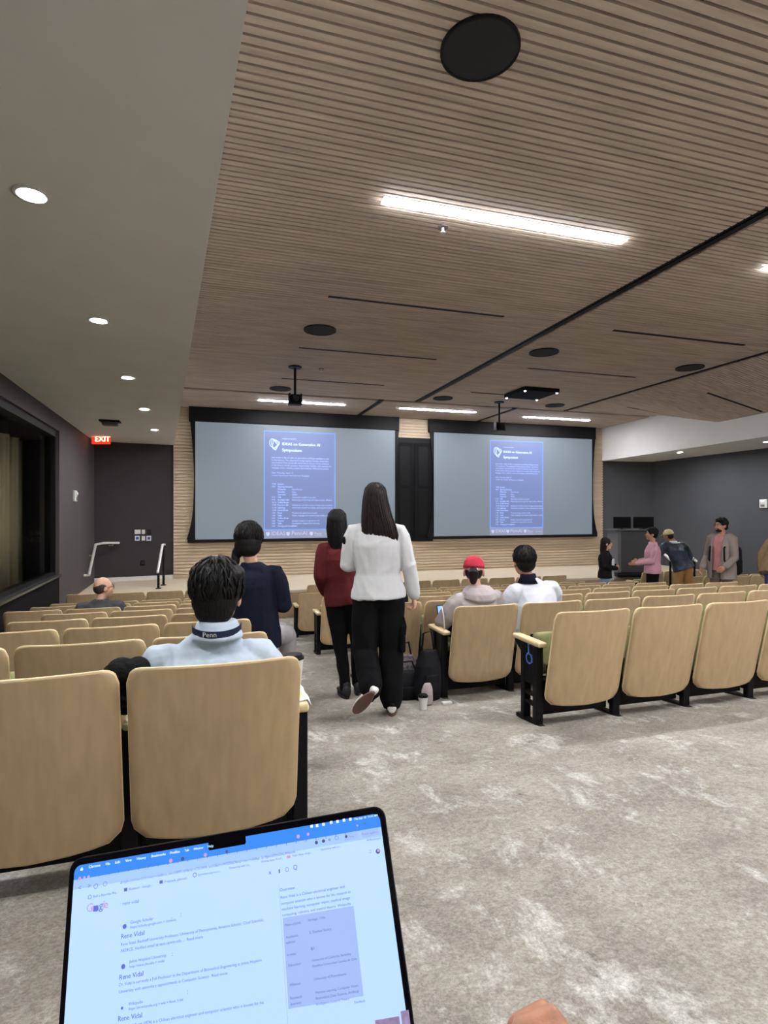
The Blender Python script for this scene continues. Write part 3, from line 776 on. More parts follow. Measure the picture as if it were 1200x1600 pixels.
# ------------------------------------------------------------------ laptop in the foreground
LW, LH = .3557, .2481
TL, TR = Vector((-.15377, .69712, .65397)), Vector((.18166, .59541, .71451))
BLc = Vector((-.14740, .58612, .43218))
U = (TR - TL).normalized(); D = (BLc - TL); D = (D - U * D.dot(U)).normalized(); Lv = -D
Nn = U.cross(Lv)                          # towards the viewer
Yl = Lv * .375 - Nn * .927; Zl = Lv * .927 + Nn * .375
hinge = TL + U * (LW / 2) + D * LH
lap = thing('laptop', 'open laptop on a lap in the foreground showing a search results page', 'laptop')
R4 = Matrix((U, Yl, Zl)).transposed().to_4x4(); R4.translation = hinge
lap.matrix_world = R4
LV, LN = Vector((0, .375, .927)), Vector((0, -.927, .375))      # lid up and lid normal in laptop space
def lid(u, v, n=0.0): return Vector((u - LW / 2, 0, 0)) + LV * (LH - v) + LN * n
def lid_uv(px, py):
    d = ray(px, py); o = Vector((0, 0, CH)); k = (TL - o).dot(Nn) / d.dot(Nn); q = o + d * k - TL
    return q.dot(U), q.dot(D)
def lid_rr(g, u0, v0, u1, v1, r, n0, n1, rb=None):
    pts = []; rb = r if rb is None else rb
    for cx, cy, a0, rr in ((u1 - r, v0 + r, 0, r), (u0 + r, v0 + r, 90, r), (u0 + rb, v1 - rb, 180, rb), (u1 - rb, v1 - rb, 270, rb)):
        for i in range(9):
            a = math.radians(a0 + 90 * i / 8); pts.append(lid(cx + rr * math.cos(a), cy - rr * math.sin(a), n0))
    g.extrude(pts, LN * (n1 - n0))
M_alu = mat('space_grey_alu', srgb(96, 97, 102), .35, .9, var=.02)
M_bez = mat('bezel_glass', srgb(10, 10, 16), .12, var=.02)
g = G(); lid_rr(g, 0, 0, LW, LH, .0125, -.0055, -.0012); ld = g.build('lid', M_alu, lap)
g = G(); lid_rr(g, .0009, .0009, LW - .0009, LH - .001, .0118, -.0014, 0); bz = g.build('bezel', M_bez, ld); bz['label'] = 'black glass bezel with a camera notch'
M_disp = emitter('display_white', srgb(172, 202, 244), 0.80)
M_bar = emitter('display_menu_blue', srgb(56, 128, 224), 0.77)
M_tabs = emitter('display_tabs', srgb(156, 190, 240), 0.73)
M_pan = emitter('display_panel', srgb(152, 178, 228), 0.73)
M_ink = emitter('display_ink', srgb(92, 108, 176), 0.70)
M_inkw = emitter('display_ink_white', srgb(214, 236, 255), 0.77)
M_pink = emitter('display_pink', srgb(180, 150, 210), 0.77)
M_gred = emitter('display_red', srgb(190, 142, 190), 0.77)
M_gblue = emitter('display_blue', srgb(92, 104, 200), 0.77)
M_gdk = emitter('display_dark', srgb(70, 78, 120), 0.77)
b = .0062
g = G(); lid_rr(g, b, b + .001, LW - b, LH - .010, .008, 0, .00012, .001); dsp = g.build('display', M_disp, ld); dsp['label'] = 'pale blue lit screen'
g = G(); lid_rr(g, b, b + .001, LW - b, b + .0145, .0075, .00012, .0002, .0005); g.build('menu_bar', M_bar, ld)
g = G(); lid_rr(g, LW / 2 - .021, b - .001, LW / 2 + .021, b + .0085, .002, .0002, .0003); g.build('notch', M_bez, ld)
g = G(); lid_rr(g, b, b + .0135, LW - b, b + .0235, .001, .00012, .00019); g.build('tab_strip', M_tabs, ld)
def T(g, s, p0, p1, n=.0003, size=None, bold=0):
    a = lid_uv(*p0); c = lid_uv(*p1); w = math.hypot(c[0] - a[0], c[1] - a[1])
    o = lid(a[0], a[1], n)
    put_text(g, s, o, (1, 0, 0), LV, width=None if size else w, size=size, bold=bold)
gw = G()
for s, p0, p1 in (('Chrome', (138.5, 1356.8), (157, 1353.5)), ('File', (165, 1352.2), (172, 1351)), ('Edit', (179.8, 1349.8), (188, 1348.5)), ('View', (195.8, 1347), (206, 1345)),
                  ('History', (213.5, 1343.8), (228.2, 1341)), ('Bookmarks', (236.5, 1339.8), (258.8, 1336)), ('Profiles', (265.6, 1334.8), (281, 1332)), ('Tab', (288.5, 1330.8), (295.3, 1329.6)),
                  ('Window', (302.5, 1328.4), (317.9, 1325.8)), ('Help', (324.6, 1324.6), (333.6, 1323)), ('Thu Apr 10  11:11 AM', (553.5, 1281.5), (590, 1275.5))):
    T(gw, s, p0, p1, bold=.05)
def dot(g, px, py, r, n=.0003):
    r *= .78; a = lid_uv(px, py)
    g.extrude([lid(a[0] + r * math.cos(2 * PI * i / 14), a[1] + r * math.sin(2 * PI * i / 14), n) for i in range(14)], LN * .0001)
def sq(g, px, py, w, h, n=.0003):
    a = lid_uv(px, py)
    g.extrude([lid(a[0] - w / 2, a[1] + h / 2, n), lid(a[0] + w / 2, a[1] + h / 2, n), lid(a[0] + w / 2, a[1] - h / 2, n), lid(a[0] - w / 2, a[1] - h / 2, n)], LN * .0001)
def ring(g, px, py, r, th, n=.0003):
    a = lid_uv(px, py); m = 18
    A = [lid(a[0] + r * math.cos(2 * PI * i / m), a[1] + r * math.sin(2 * PI * i / m), n) for i in range(m)]
    B = [lid(a[0] + (r - th) * math.cos(2 * PI * i / m), a[1] + (r - th) * math.sin(2 * PI * i / m), n) for i in range(m)]
    g.poly(A + B, [(i, (i + 1) % m, m + (i + 1) % m, m + i) for i in range(m)])
dot(gw, 127.4, 1358.6, .0016); dot(gw, 128.6, 1358.2, .0015); dot(gw, 128.4, 1355.6, .0006)
for x, y in ((487, 1291), (495.5, 1290), (505.5, 1288), (517.5, 1285), (527.5, 1283.5), (537.5, 1281.5), (547.5, 1280)): sq(gw, x, y, .0028, .0028)
gi = G()
for s, p0, p1 in (('google.com/search?q=rene+vidal&sca_esv=2d0f7c1b9&rlz=1C5CHFA_enUS&ei=aWf3Z8qD&oq=rene+vidal&gs_lp=Egxnd3Mtd2l6LXNlcnAi', (188.5, 1380), (461, 1326)),
                  ('Built a Bipartite Pha...', (145.5, 1402.5), (184, 1394.5)), ('Research - Google...', (202, 1391), (238.5, 1383.5)), ('Proposals_planned...', (257, 1379.5), (294, 1372)), ('GitHub/learning-the-co...', (309, 1368.5), (345, 1361)),
                  ('Presenting with Co...', (358.5, 1358), (392, 1351)), ('Writing Latex Proof...', (408, 1348), (442, 1341)), ('Video Player things...', (457, 1338.5), (487, 1332)), ('Optimizing with co...', (501, 1329), (532, 1322.5)), ('All Bookmarks', (573, 1314.5), (596, 1310)),
                  ('rene vidal', (191.7, 1414.5), (217, 1408.5)), ('Google Scholar', (203.5, 1443.5), (240, 1435.6)), ('https://scholar.google.com > citations', (203.5, 1451), (275, 1436)),
                  ('Johns Hopkins University', (202.4, 1504.6), (260, 1491.5)), ('http://vision.jhu.edu > rvidal', (202.4, 1512.4), (257, 1500)), ('Wikipedia', (201, 1571), (223.5, 1566)), ('https://en.wikipedia.org > wiki > Rene_Vidal', (201, 1578.5), (286, 1559.5)),
                  ('Rene Vidal. Rachleff University Professor, University of Pennsylvania, Amazon Scholar, Chief Scientist,', (188.7, 1478), (411.5, 1427.5)), ('NORCE. Verified email at seas.upenn.edu ...  Read more', (188.7, 1488), (317, 1459)),
                  ('Dr. Vidal is currently a Full Professor in the Department of Biomedical Engineering at Johns Hopkins', (186, 1541), (408, 1489)), ('University with secondary appointments in Computer Science.  Read more', (186, 1552), (355, 1512)),
                  ('Rene Vidal (born 1974) is a Chilean electrical engineer and computer scientist who is known for his', (184, 1608), (411, 1553)),
                  ('Overview', (437.3, 1393), (461, 1388)), ('Rene Vidal is a Chilean electrical engineer and', (438.4, 1404.5), (538, 1382.5)), ('computer scientist who is known for his research in', (439.5, 1414), (547, 1390.5)), ('machine learning, computer vision, medical image', (440.5, 1423), (546.5, 1399.5)), ('computing, robotics, and control theory. Wikipedia', (441.5, 1432), (547.5, 1408.5)),
                  ('Place of birth', (445.5, 1447.5), (470, 1442)), ('Santiago, Chile', (481.5, 1439.5), (508, 1433.5)), ('Academic', (447, 1466.5), (466, 1462)), ('advisor', (447.5, 1475), (462, 1471.5)), ('S. Shankar Sastry', (483.5, 1459), (517.5, 1451)), ('h-index', (449, 1494), (463, 1490.8)), ('81', (486, 1485), (491, 1484)),
                  ('Education', (450.5, 1510.5), (470, 1506)), ('University of California, Berkeley,', (487.5, 1502.5), (549, 1488)), ('Pontificia Universidad Catolica de Chile', (488.5, 1511.5), (557, 1495)), ('Affiliation', (452.5, 1541), (470, 1537)), ('University of Pennsylvania', (490.5, 1532), (541, 1520)),
                  ('Research', (453.5, 1562), (472, 1557.5)), ('interests', (454, 1571), (471, 1567)), ('Machine Learning, Computer Vision,', (493, 1553), (560, 1537)), ('Biomedical Data Science, Artificial', (493.5, 1562), (560, 1546)), ('Intelligence, Control Theory', (494, 1571), (546, 1558.5)), ('Feedback', (554, 1568), (571, 1564))):
    T(gi, s, p0, p1)
for s, p0, p1 in (('Rene Vidal', (188.7, 1467), (225.5, 1458.5)), ('Rene Vidal', (186, 1531), (224, 1521.5)), ('Rene Vidal', (184, 1596), (222, 1586.5))): T(gi, s, p0, p1, bold=.02)
for s, x, y in (('x', 420, 1366.5), ('Q', 458, 1359), ('+', 568, 1291), ('<', 122, 1391), ('>', 137, 1388), (':', 267.5, 1439), (':', 282, 1432), (':', 268.5, 1494), (':', 292.5, 1553), ('::', 577, 1333)): T(gi, s, (x, y), (x, y), size=.0062)
ring(gi, 150, 1384.5, .0024, .0005); ring(gi, 164.5, 1381, .0022, .0004); ring(gi, 140.5, 1401.5, .002, .0005); ring(gi, 304.5, 1367, .0022, .0006); ring(gi, 448.5, 1358.5, .002, .0004); ring(gi, 526, 1309, .002, .0004); ring(gi, 515, 1312, .0012, .0006)
for x, y in ((196.5, 1390), (252, 1378)): sq(gi, x, y, .0036, .003)
for i in range(26):
    x = 155 + i * 15.4
    if 345 < x < 352: continue
    sq(gi, x, 1367.5 - (x - 155) * .168, .0006, .0024)
gd = G(); dot(gd, 285.5, 1341.8, .0024); dot(gd, 494.5, 1316.5, .0022); dot(gd, 505.5, 1314, .0022); dot(gd, 541, 1307, .0018); dot(gd, 590.5, 1330, .003); sq(gd, 436.5, 1361, .0012, .0034); dot(gd, 354.5, 1330.5, .0018)
ga = G(); dot(ga, 267, 1344.8, .0026); dot(ga, 321, 1335.6, .0024); dot(ga, 481.5, 1303.5, .002); sq(ga, 451, 1338.8, .0038, .0026); dot(ga, 125, 1372.5, .0021)
gp = G(); dot(gp, 466, 1307, .0024); dot(gp, 132, 1371, .0018); dot(gp, 138.5, 1369.8, .0018); dot(gp, 558.5, 1290, .0014); dot(gp, 591, 1329, .0018, .00045)
# search engine word mark: coloured letters with a violet picture in place of one of them
T(gp, 'G', (134.4, 1425.6), (141, 1424), size=.0112); T(ga, 'o', (141.6, 1424.4), (146, 1423), size=.0112)
gb = G(); sq(gb, 150, 1419.3, .0054, .0052, .0003); dot(gb, 151, 1420, .003, .00035)
T(gb, 'g', (154.6, 1421), (160, 1420), size=.0108); T(gp, 'l', (160.5, 1419.6), (162, 1419), size=.0108); T(ga, 'e', (162, 1419.4), (166, 1418), size=.0108)
dot(gb, 195, 1447.5, .0028); dot(gb, 192.8, 1510, .0028); dot(gb, 191, 1575, .0016)
g = G(); a0 = lid_uv(441.7, 1434.5); a1 = lid_uv(568, 1556); g.extrude([lid(a0[0], a1[1], .00012), lid(a1[0], a1[1], .00012), lid(a1[0], a0[1], .00012), lid(a0[0], a0[1], .00012)], LN * .00008); g.build('info_panel', M_pan, ld)
g = G(); sq(g, 549, 1306.5, .015, .0066, .0002); sq(g, 579, 1301, .0195, .007, .0002)
q = lid_uv(436, 1390); g.extrude([lid(q[0], q[1] + .12, .00015), lid(q[0] + .0004, q[1] + .12, .00015), lid(q[0] + .0004, q[1] - .005, .00015), lid(q[0], q[1] - .005, .00015)], LN * .00005); g.build('screen_buttons', M_pan, ld)
T(gi, 'Rene', (546, 1308.5), (553, 1307)); T(gi, 'Finish update', (565.5, 1305.5), (590, 1300.5))
gm2 = G(); sq(gm2, 606, 1601, .024, .010, .0003); sq(gm2, 634, 1593, .008, .014, .0003); gm2.build('picture_strip', mat('thumb', srgb(120, 110, 150), .5, var=.35, scale=90, emit=.7, ecol=srgb(140, 120, 150)), ld)
gw.build('menu_lettering', M_inkw, ld); gi.build('page_lettering', M_ink, ld); gd.build('dark_icon_lettering', M_gdk, ld); ga.build('red_icon_lettering', M_gred, ld); gp.build('pink_icon_lettering', M_pink, ld); gb.build('blue_icon_lettering', M_gblue, ld)
# keyboard half
g = G(); g.rbox((-LW / 2, -LH, -.014), (LW / 2, -.004, -.002), .005, 3); bs = g.build('base', M_alu, lap)
g = G(); g.rbox((-LW / 2 + .04, -.012, -.006), (LW / 2 - .04, .004, .002), .004); g.build('hinge_bar', M_bez, lap)
g = G(); g.rbox((-.14, -.125, -.0022), (.14, -.018, -.0016), .0004, 1); g.build('keyboard_well', M_bez, bs)
g = G()
for r in range(6):
    for c in range(14): g.box((-.136 + c * .0195, -.122 + r * .0172, -.0016), (-.136 + c * .0195 + .0165, -.122 + r * .0172 + .0145, -.0004))
g.build('keys', M_blackm, bs)
g = G(); g.rbox((-.08, -.235, -.0022), (.08, -.135, -.0015), .0004, 1); g.build('trackpad', M_alu, bs)

# ------------------------------------------------------------------ people
M_skin = mat('skin_light', srgb(214, 168, 142), .55, var=.04, scale=30, bump=.03, bscale=400)
M_skin2 = mat('skin_tan', srgb(188, 138, 108), .55, var=.04, scale=30, bump=.03, bscale=400)
M_skin3 = mat('skin_brown', srgb(150, 104, 80), .55, var=.04, scale=30, bump=.03, bscale=400)
def hairmat(n, c): return mat(n, c, .5, var=.2, scale=26, stretch=(6, 6, .35), bump=.3, bscale=26, spec=.22)
M_hair = hairmat('hair_black', srgb(17, 15, 15)); M_hairb = hairmat('hair_dark_brown', srgb(34, 25, 24)); M_hairg = hairmat('hair_greying', srgb(70, 62, 58))
M_eyew = mat('eye_white', srgb(235, 232, 228), .2, var=.01); M_eyed = mat('eye_dark', srgb(36, 24, 20), .2, var=.01); M_lips = mat('lips', srgb(176, 100, 94), .5, var=.03)
M_pants = mat('black_trousers', srgb(19, 18, 20), .9, var=.08, bump=.45, bscale=10, spec=.1)
M_shoeb = mat('black_shoe', srgb(26, 26, 30), .55, var=.05)
M_gum = mat('gum_sole', srgb(104, 78, 66), .7, var=.06)
M_shoew = mat('white_leather', srgb(224, 222, 218), .5, var=.03)
def cloth(n, c, b=.35, s=11, **k): return mat(n, c, .9, var=k.pop('var', .05), scale=9, bump=b, bscale=s, spec=.12, **k)
V3 = Vector
def std(H):
    J = dict(head=(0, .025, 1.585), neck=(0, -.005, 1.435), chest=(0, 0, 1.26), waist=(0, .005, 1.06), pel=(0, 0, .92),
             shl=(-.165, 0, 1.385), ell=(-.235, -.03, 1.11), wrl=(-.245, .06, .875), shr=(.165, 0, 1.385), elr=(.235, -.03, 1.11), wrr=(.245, .06, .875),
             hipl=(-.088, 0, .90), knl=(-.10, .02, .49), anl=(-.105, -.02, .085), hipr=(.088, 0, .90), knr=(.10, .02, .49), anr=(.105, -.02, .085))
    return {k: V3(v) * (H / 1.7) for k, v in J.items()}
def sit(H=1.7, lean=0.0, seat=.47, reach=.40):
    J = std(H); d = J['pel'].z - seat
    for k in ('head', 'neck', 'chest', 'waist', 'pel', 'shl', 'ell', 'wrl', 'shr', 'elr', 'wrr'):
        v = J[k]; v.z -= d; v.y += lean * (v.z - seat)
    for s, q in (('l', -1), ('r', 1)):
        J['hip' + s] = V3((q * .09, .02, seat)); J['kn' + s] = V3((q * .12, reach + .02, seat + .01)); J['an' + s] = V3((q * .12, reach, .085))
        J['el' + s] = J['sh' + s] + V3((q * .06, .06, -.25)); J['wr' + s] = J['sh' + s] + V3((-q * .02, .29, -.33))
    return J
def hand(g, wr, d, n, side, curl=.35, k=1.0):
    d = V3(d).normalized(); n = V3(n); n = (n - d * n.dot(d)).normalized(); x = d.cross(n) * side     # x points to the thumb side
    B = Matrix((x, d, n)).transposed()
    g.tube([wr - d * .02, wr + d * .012 * k, wr + d * .03 * k], [.024 * k, .023 * k, .022 * k], 10)
    g.ell(wr + d * .055 * k, (.041 * k, .05 * k, .0165 * k), B, 2)
    for i, (off, L) in enumerate(((.029, .070), (.0105, .080), (-.0085, .074), (-.027, .056))):
        p = wr + d * (.094 - .004 * abs(i - 1.2)) * k + x * off * k; cl = curl if isinstance(curl, tuple) else (curl,) * 3; pts = [p - d * .02 * k, p]; dirn = 0
        for q, a in zip((.46, .31, .23), cl):
            dirn += a * (1 + .08 * i); pts.append(pts[-1] + (d * math.cos(dirn) + n * math.sin(dirn)) * L * q * k)
        g.tube(pts, [.0092 * k, .0094 * k, .0086 * k, .008 * k, .0068 * k], 8)
    b = wr + d * .03 * k + x * .026 * k
    g.tube([b, b + (x * .6 + d * .6 + n * .35).normalized() * .034 * k, b + (x * .75 + d * 1.6 + n * .8).normalized() * .068 * k, b + (x * .75 + d * 2.6 + n * 1.3).normalized() * .09 * k], [.0125 * k, .0115 * k, .0098 * k, .0075 * k], 8)
def headM(yaw=0, pitch=0, roll=0):
    return Matrix.Rotation(math.radians(yaw), 3, 'Z') @ Matrix.Rotation(math.radians(pitch), 3, 'X') @ Matrix.Rotation(math.radians(roll), 3, 'Y')
from mathutils import noise as NZ
def wrinkle(o, amp, f=(9, 9, 5), seed=0.0):
    me = o.data; nr = [v.normal.copy() for v in me.vertices]; s = V3((seed, seed * 1.7, seed * .6))
    for v, n in zip(me.vertices, nr):
        p = V3((v.co.x * f[0], v.co.y * f[1], v.co.z * f[2])) + s; w = V3((NZ.noise(p * .6), NZ.noise(p * .6 + V3((7, 3, 1))), NZ.noise(p * .6 + V3((2, 9, 4))))) * .8
        a = 1 - abs(NZ.noise(p + w)) * 2.2; b = NZ.noise(p * .45 + V3((4, 4, 4)))
        v.co = v.co + n * amp * (a * .55 + b)
    me.update()
class Person:
    def __init__(s, label, loc, rotz, J, skin=None, hm=None, face=True, voxel=.0065, fem=False, hd=None, hk=1.0, hands=True):
        s.t = thing('person', label, 'person', loc, rotz); s.J = J; s.skin = skin or M_skin; s.hm = hm or headM(); s.k = hk; s.fem = fem
        hd = hd or {}; g = G(); h = J['head']; k = hk
        E = lambda c, r, sub=3: g.ell(h + s.hm @ (V3(c) * k), V3(r) * k, s.hm, sub)
        E((0, -.012, .022), (.073, .092, .095)); E((0, .028, -.04), (.057, .06, .072)); E((0, .062, -.09), (.024, .022, .02))
        E((0, .07, .02), (.052, .018, .016)); E((-.036, .052, -.03), (.024, .026, .026)); E((.036, .052, -.03), (.024, .026, .026))
        g.tube([h + s.hm @ (V3((0, .082, .012)) * k), h + s.hm @ (V3((0, .102, -.026)) * k)], [.008 * k, .0135 * k], 8)
        for q in (-1, 1): E((q * .076, -.008, -.012), (.010, .021, .031), 2)
        nb = J['neck']; g.tube([nb - V3((0, -.01, .03)), nb + V3((0, .005, .01)), h + s.hm @ (V3((0, -.02, -.07)) * k)], [.05, .049, .05], 14)
        s.torso(g, .76, drop=.035); 
        for q in 'lr':
            a, b, c = J['sh' + q], J['el' + q], J['wr' + q]; a = a - V3((0, 0, .04))
            g.tube([a, a.lerp(b, .45), b, b.lerp(c, .3), c], [.038, .04, .035, .036, .024], 12)
            if hands:
                dd, nn, cu = hd.get(q, ((c - b), V3((1 if q == 'l' else -1, .1, 0)), .35))
                hand(g, c + (V3(dd).normalized()) * .005, dd, nn, (1 if q == 'r' else -1) * (1 if True else 1), cu)
            a, b, c = J['hip' + q], J['kn' + q], J['an' + q]
            g.tube([a, a.lerp(b, .4), b, b.lerp(c, .3), c], [.07, .066, .048, .048, .033], 12)
        s.body = g.build('body', s.skin, s.t, voxel=voxel, relax=3)
        if face:
            for q in (-1, 1):
                g = G(); g.ell(h + s.hm @ (V3((q * .031, .0795, .004)) * k), V3((.0125, .0085, .0085)) * k, s.hm, 2); e = g.build('eye', M_eyew, s.t, True)
                g = G(); g.ell(h + s.hm @ (V3((q * .031, .0865, .004)) * k), V3((.006, .003, .006)) * k, s.hm, 2); g.build('iris', M_eyed, e, True)
                g = G(); g.tube([h + s.hm @ (V3((q * .014, .088, .026)) * k), h + s.hm @ (V3((q * .032, .086, .031)) * k), h + s.hm @ (V3((q * .048, .073, .026)) * k)], .0035 * k, 6); g.build('eyebrow', M_eyed, s.t, True)
            g = G(); g.ell(h + s.hm @ (V3((0, .085, -.058)) * k), V3((.022, .008, .0045)) * k, s.hm, 2); g.ell(h + s.hm @ (V3((0, .084, -.066)) * k), V3((.019, .008, .0055)) * k, s.hm, 2); g.build('lips', M_lips, s.t, True)
    def frame(s):
        J = s.J; x = (J['shr'] - J['shl']).normalized(); z = (J['neck'] - J['pel']).normalized(); y = z.cross(x).normalized(); return x, y, z
    def torso(s, g, k, hem=None, thick=0.0, loose=0.0, drop=0.0):
        J = dict(s.J); J['shl'] = J['shl'] - V3((0, 0, drop)); J['shr'] = J['shr'] - V3((0, 0, drop)); J['neck'] = J['neck'] - V3((0, 0, drop * .8)); x, y, z = s.frame(); sw = (J['shr'] - J['shl']).length / 2; f = .92 if s.fem else 1.0
        P, Wa, Ch, N = J['pel'], J['waist'], J['chest'], J['neck']; sh = (J['shl'] + J['shr']) / 2
        xp = (J['hipr'] - J['hipl']); xp = (xp - z * xp.dot(z)).normalized(); yp = z.cross(xp)
        R = []
        if hem is not None: R.append((P + z * hem, xp * (.168 + thick + loose), yp * (.115 + thick + loose)))
        R += [(P + z * .02, xp * (.165 * k + thick + loose), yp * (.112 * k + thick + loose * .8)), (Wa, x * (.142 * f * k + thick + loose), y * (.098 * f * k + thick + loose)), (Ch, x * (sw * .93 * k + thick + loose * .7), y * (.112 * k + thick + loose * .5)),
              (Ch.lerp(sh, .6), x * (sw * .98 * k + thick), y * (.10 * k + thick)), (sh - z * .005, x * (sw * .96 * k + thick), y * (.07 * k + thick)), (sh + z * .03, x * (sw * .58 * k + thick), y * (.058 * k + thick)), (N + z * .0, x * (.058 * k + thick), y * (.055 * k + thick))]
        g.loft(R, 24)
    def top(s, m, name='sweater', hem=-.03, r=(.064, .056, .05, .042), loose=.012, voxel=.0075, cuff=.012, extra=None, short=False):
        g = G(); s.torso(g, 1.0, hem, .012, loose); J = s.J
        for q in 'lr':
            a, b, c = J['sh' + q], J['el' + q], J['wr' + q]; inn = (J['neck'] - a) * .3; inn.z *= .3; a = a - V3((0, 0, .022)); sr0 = r[0] * .86
            if short: g.tube([a + inn, a, a.lerp(b, .55), a.lerp(b, .75)], [r[0], r[0], r[1] + .012, r[1] + .014], 14); continue
            e = c + (c - b).normalized() * -.005
            g.tube([a + inn, a, a.lerp(b, .18), a.lerp(b, .5), b, b.lerp(e, .5)], [sr0 * .9, sr0, r[0], r[1] + .004, r[2] + .002, r[2] - .002], 14)
            g.tube([b, b.lerp(e, .5), e], [r[2], r[2] - .002, r[3]], 14)
        if extra: extra(g)
        o = g.build(name, m, s.t, voxel=voxel, relax=5); wrinkle(o, .0085, (10, 10, 7), len(name) + s.J['head'].x * 50); return o
    def trousers(s, m, r=(.098, .082, .066, .062), voxel=.0085, name='trousers', upto=1.0, extra=None):
        g = G(); J = s.J; x, y, z = s.frame(); xp = (J['hipr'] - J['hipl']).normalized()
        g.ell(J['pel'] - V3((0, 0, .01)), (.145, .108, .11)); 
        for q in 'lr':
            a, b, c = J['hip' + q], J['kn' + q], J['an' + q]; c = b.lerp(c, upto)
            g.tube([a + V3((0, 0, .0)), a.lerp(b, .35), b], [r[0], r[1] + .006, r[2]], 16); g.tube([b, b.lerp(c, .55), c], [r[2], (r[2] + r[3]) / 2, r[3]], 16)
        if extra: extra(g)
        o = g.build(name, m, s.t, voxel=voxel, relax=5); wrinkle(o, .009, (9, 9, 5), 3 + s.J['head'].x * 50); return o
    def shoe(s, q, m, sole, F=None, name='shoe', stripe=None):
        a = s.J['an' + q]; F = F or Matrix.Identity(3); T = lambda p: a + F @ V3(p)
        g = G(); ax = F @ V3((1, 0, 0)); up = F @ V3((0, 0, 1))
        g.loft([(T((0, -.068, -.03)), ax * .022, up * .022), (T((0, -.055, -.018)), ax * .034, up * .042), (T((0, -.01, -.01)), ax * .037, up * .05), (T((0, .06, -.026)), ax * .04, up * .036), (T((0, .12, -.04)), ax * .043, up * .026), (T((0, .165, -.047)), ax * .036, up * .019), (T((0, .185, -.052)), ax * .016, up * .012)], 16)
        g.tube([T((0, -.012, -.01)), T((0, -.005, .035))], [.04, .041], 14)
        o = g.build(name, m, s.t, voxel=.006, relax=3)
        g = G(); ol = []
        for i in range(26):
            u = 2 * PI * i / 26; yy = .06 + .132 * math.sin(u); w = .04 + .006 * math.sin(u)
            ol.append(T((w * math.cos(u) * (1 if True else 1), yy, -.085)))
        g.extrude(ol, up * .024); g.build('sole', sole, o, bevel=.004)
        if stripe:
            for sx in (-1, 1):
                g = G(); g.tube([T((sx * .041, -.045, .0)), T((sx * .044, .03, -.045))], .006, 6); g.build('side_stripe', stripe, o, True)
            g = G(); g.ell(T((0, -.068, .01)), (.018, .012, .016), F, 2); g.build('heel_tab', stripe, o, True)
        return o
    def hair_short(s, m, vol=1.0, extra=(), strands=160):
        g = G(); h = s.J['head']; k = s.k
        E = lambda c, r: g.ell(h + s.hm @ (V3(c) * k), V3(r) * k, s.hm, 3)
        E((0, -.022, .040), (.084 * vol, .094 * vol, .092 * vol)); E((0, -.052, -.012), (.073 * vol, .058 * vol, .07)); E((-.02, .03, .085), (.05, .05, .035 * vol)); E((.025, .025, .088), (.05, .05, .035 * vol))
        for c, r in extra: E(c, r)
        o = g.build('hair', m, s.t, voxel=.006, relax=2); P = []; R = random.Random(5)
        for i in range(strands):
            th = R.uniform(0, 2 * PI); ph = R.uniform(.12, 1.75); pts = []; dr = R.uniform(-.25, .25); ln = R.uniform(.35, .6)
            for q in (0, .35, .7, 1):
                p_ = ph + ln * q; t_ = th + dr * q; y_ = math.sin(p_) * math.sin(t_)
                if y_ > .55 and p_ > 1.0: p_ = 1.0 + (p_ - 1) * .3
                lift = 1.0 + .035 * math.sin(PI * min(q + .1, 1)) + R.uniform(0, .012)
                if p_ > 1.7: lift -= .10 * (p_ - 1.7)
                pts.append(h + s.hm @ (V3((.084 * vol * lift * math.sin(p_) * math.cos(t_), -.022 + .094 * vol * lift * y_, .040 + .094 * vol * lift * math.cos(p_))) * k))
            P.append((pts, R.uniform(.003, .0052) * k))
        if strands: add_strands(o, P)
        return o
    def hair_long(s, m, rings, vol=1.0, strands=150):
        g = G(); h = s.J['head']; k = s.k
        g.ell(h + s.hm @ (V3((0, -.02, .03)) * k), V3((.086 * vol, .1 * vol, .098 * vol)) * k, s.hm, 3)
        g.loft([(V3(c), V3((a, 0, 0)), V3((0, b, 0))) for c, a, b in rings], 24)
        o = g.build('hair', m, s.t, voxel=.006, relax=3); P = []; R = random.Random(9)
        top = [(h + s.hm @ (V3((0, -.02, .03 + z)) * k), a * vol * k, b * vol * k) for z, a, b in ((.094, .024, .03), (.08, .048, .058), (.052, .072, .084))]
        allr = top + [(V3(c), a, b) for c, a, b in rings]
        for i in range(strands):
            th = R.uniform(math.radians(165), math.radians(375)); j0 = R.choice((0, 0, 1, 2, 3)); sh_ = R.uniform(.97, 1.03); pts = []
            for j in range(j0, len(allr)):
                c, a, b = allr[j]; t_ = th + .05 * math.sin(i + j) ; pts.append(c + V3((a * sh_ * math.cos(t_), b * sh_ * math.sin(t_), 0)))
            d_ = (pts[-1] - pts[-2]).normalized(); pts.append(pts[-1] + d_ * R.uniform(.0, .035) + V3((R.uniform(-.006, .006), 0, 0)))
            P.append((pts, R.uniform(.003, .0058) * k))
        if strands: add_strands(o, P)
        return o
    def glasses(s):
        g = G(); h = s.J['head']; k = s.k; P_ = lambda p: h + s.hm @ (V3(p) * k)
        for q in (-1, 1):
            g.tube([P_((q * .031 + .022 * math.cos(u), .099 - .008 * abs(q * .5 + .5 * math.cos(u) * q), .004 + .018 * math.sin(u))) for u in [2 * PI * i / 16 for i in range(17)]], .0022, 6)
            g.tube([P_((q * .053, .092, .008)), P_((q * .078, .0, .006)), P_((q * .079, -.02, -.006))], .0022, 6)
        g.tube([P_((-.009, .1, .008)), P_((.009, .1, .008))], .0022, 6)
        return g.build('eyeglasses', M_black, s.t, True)
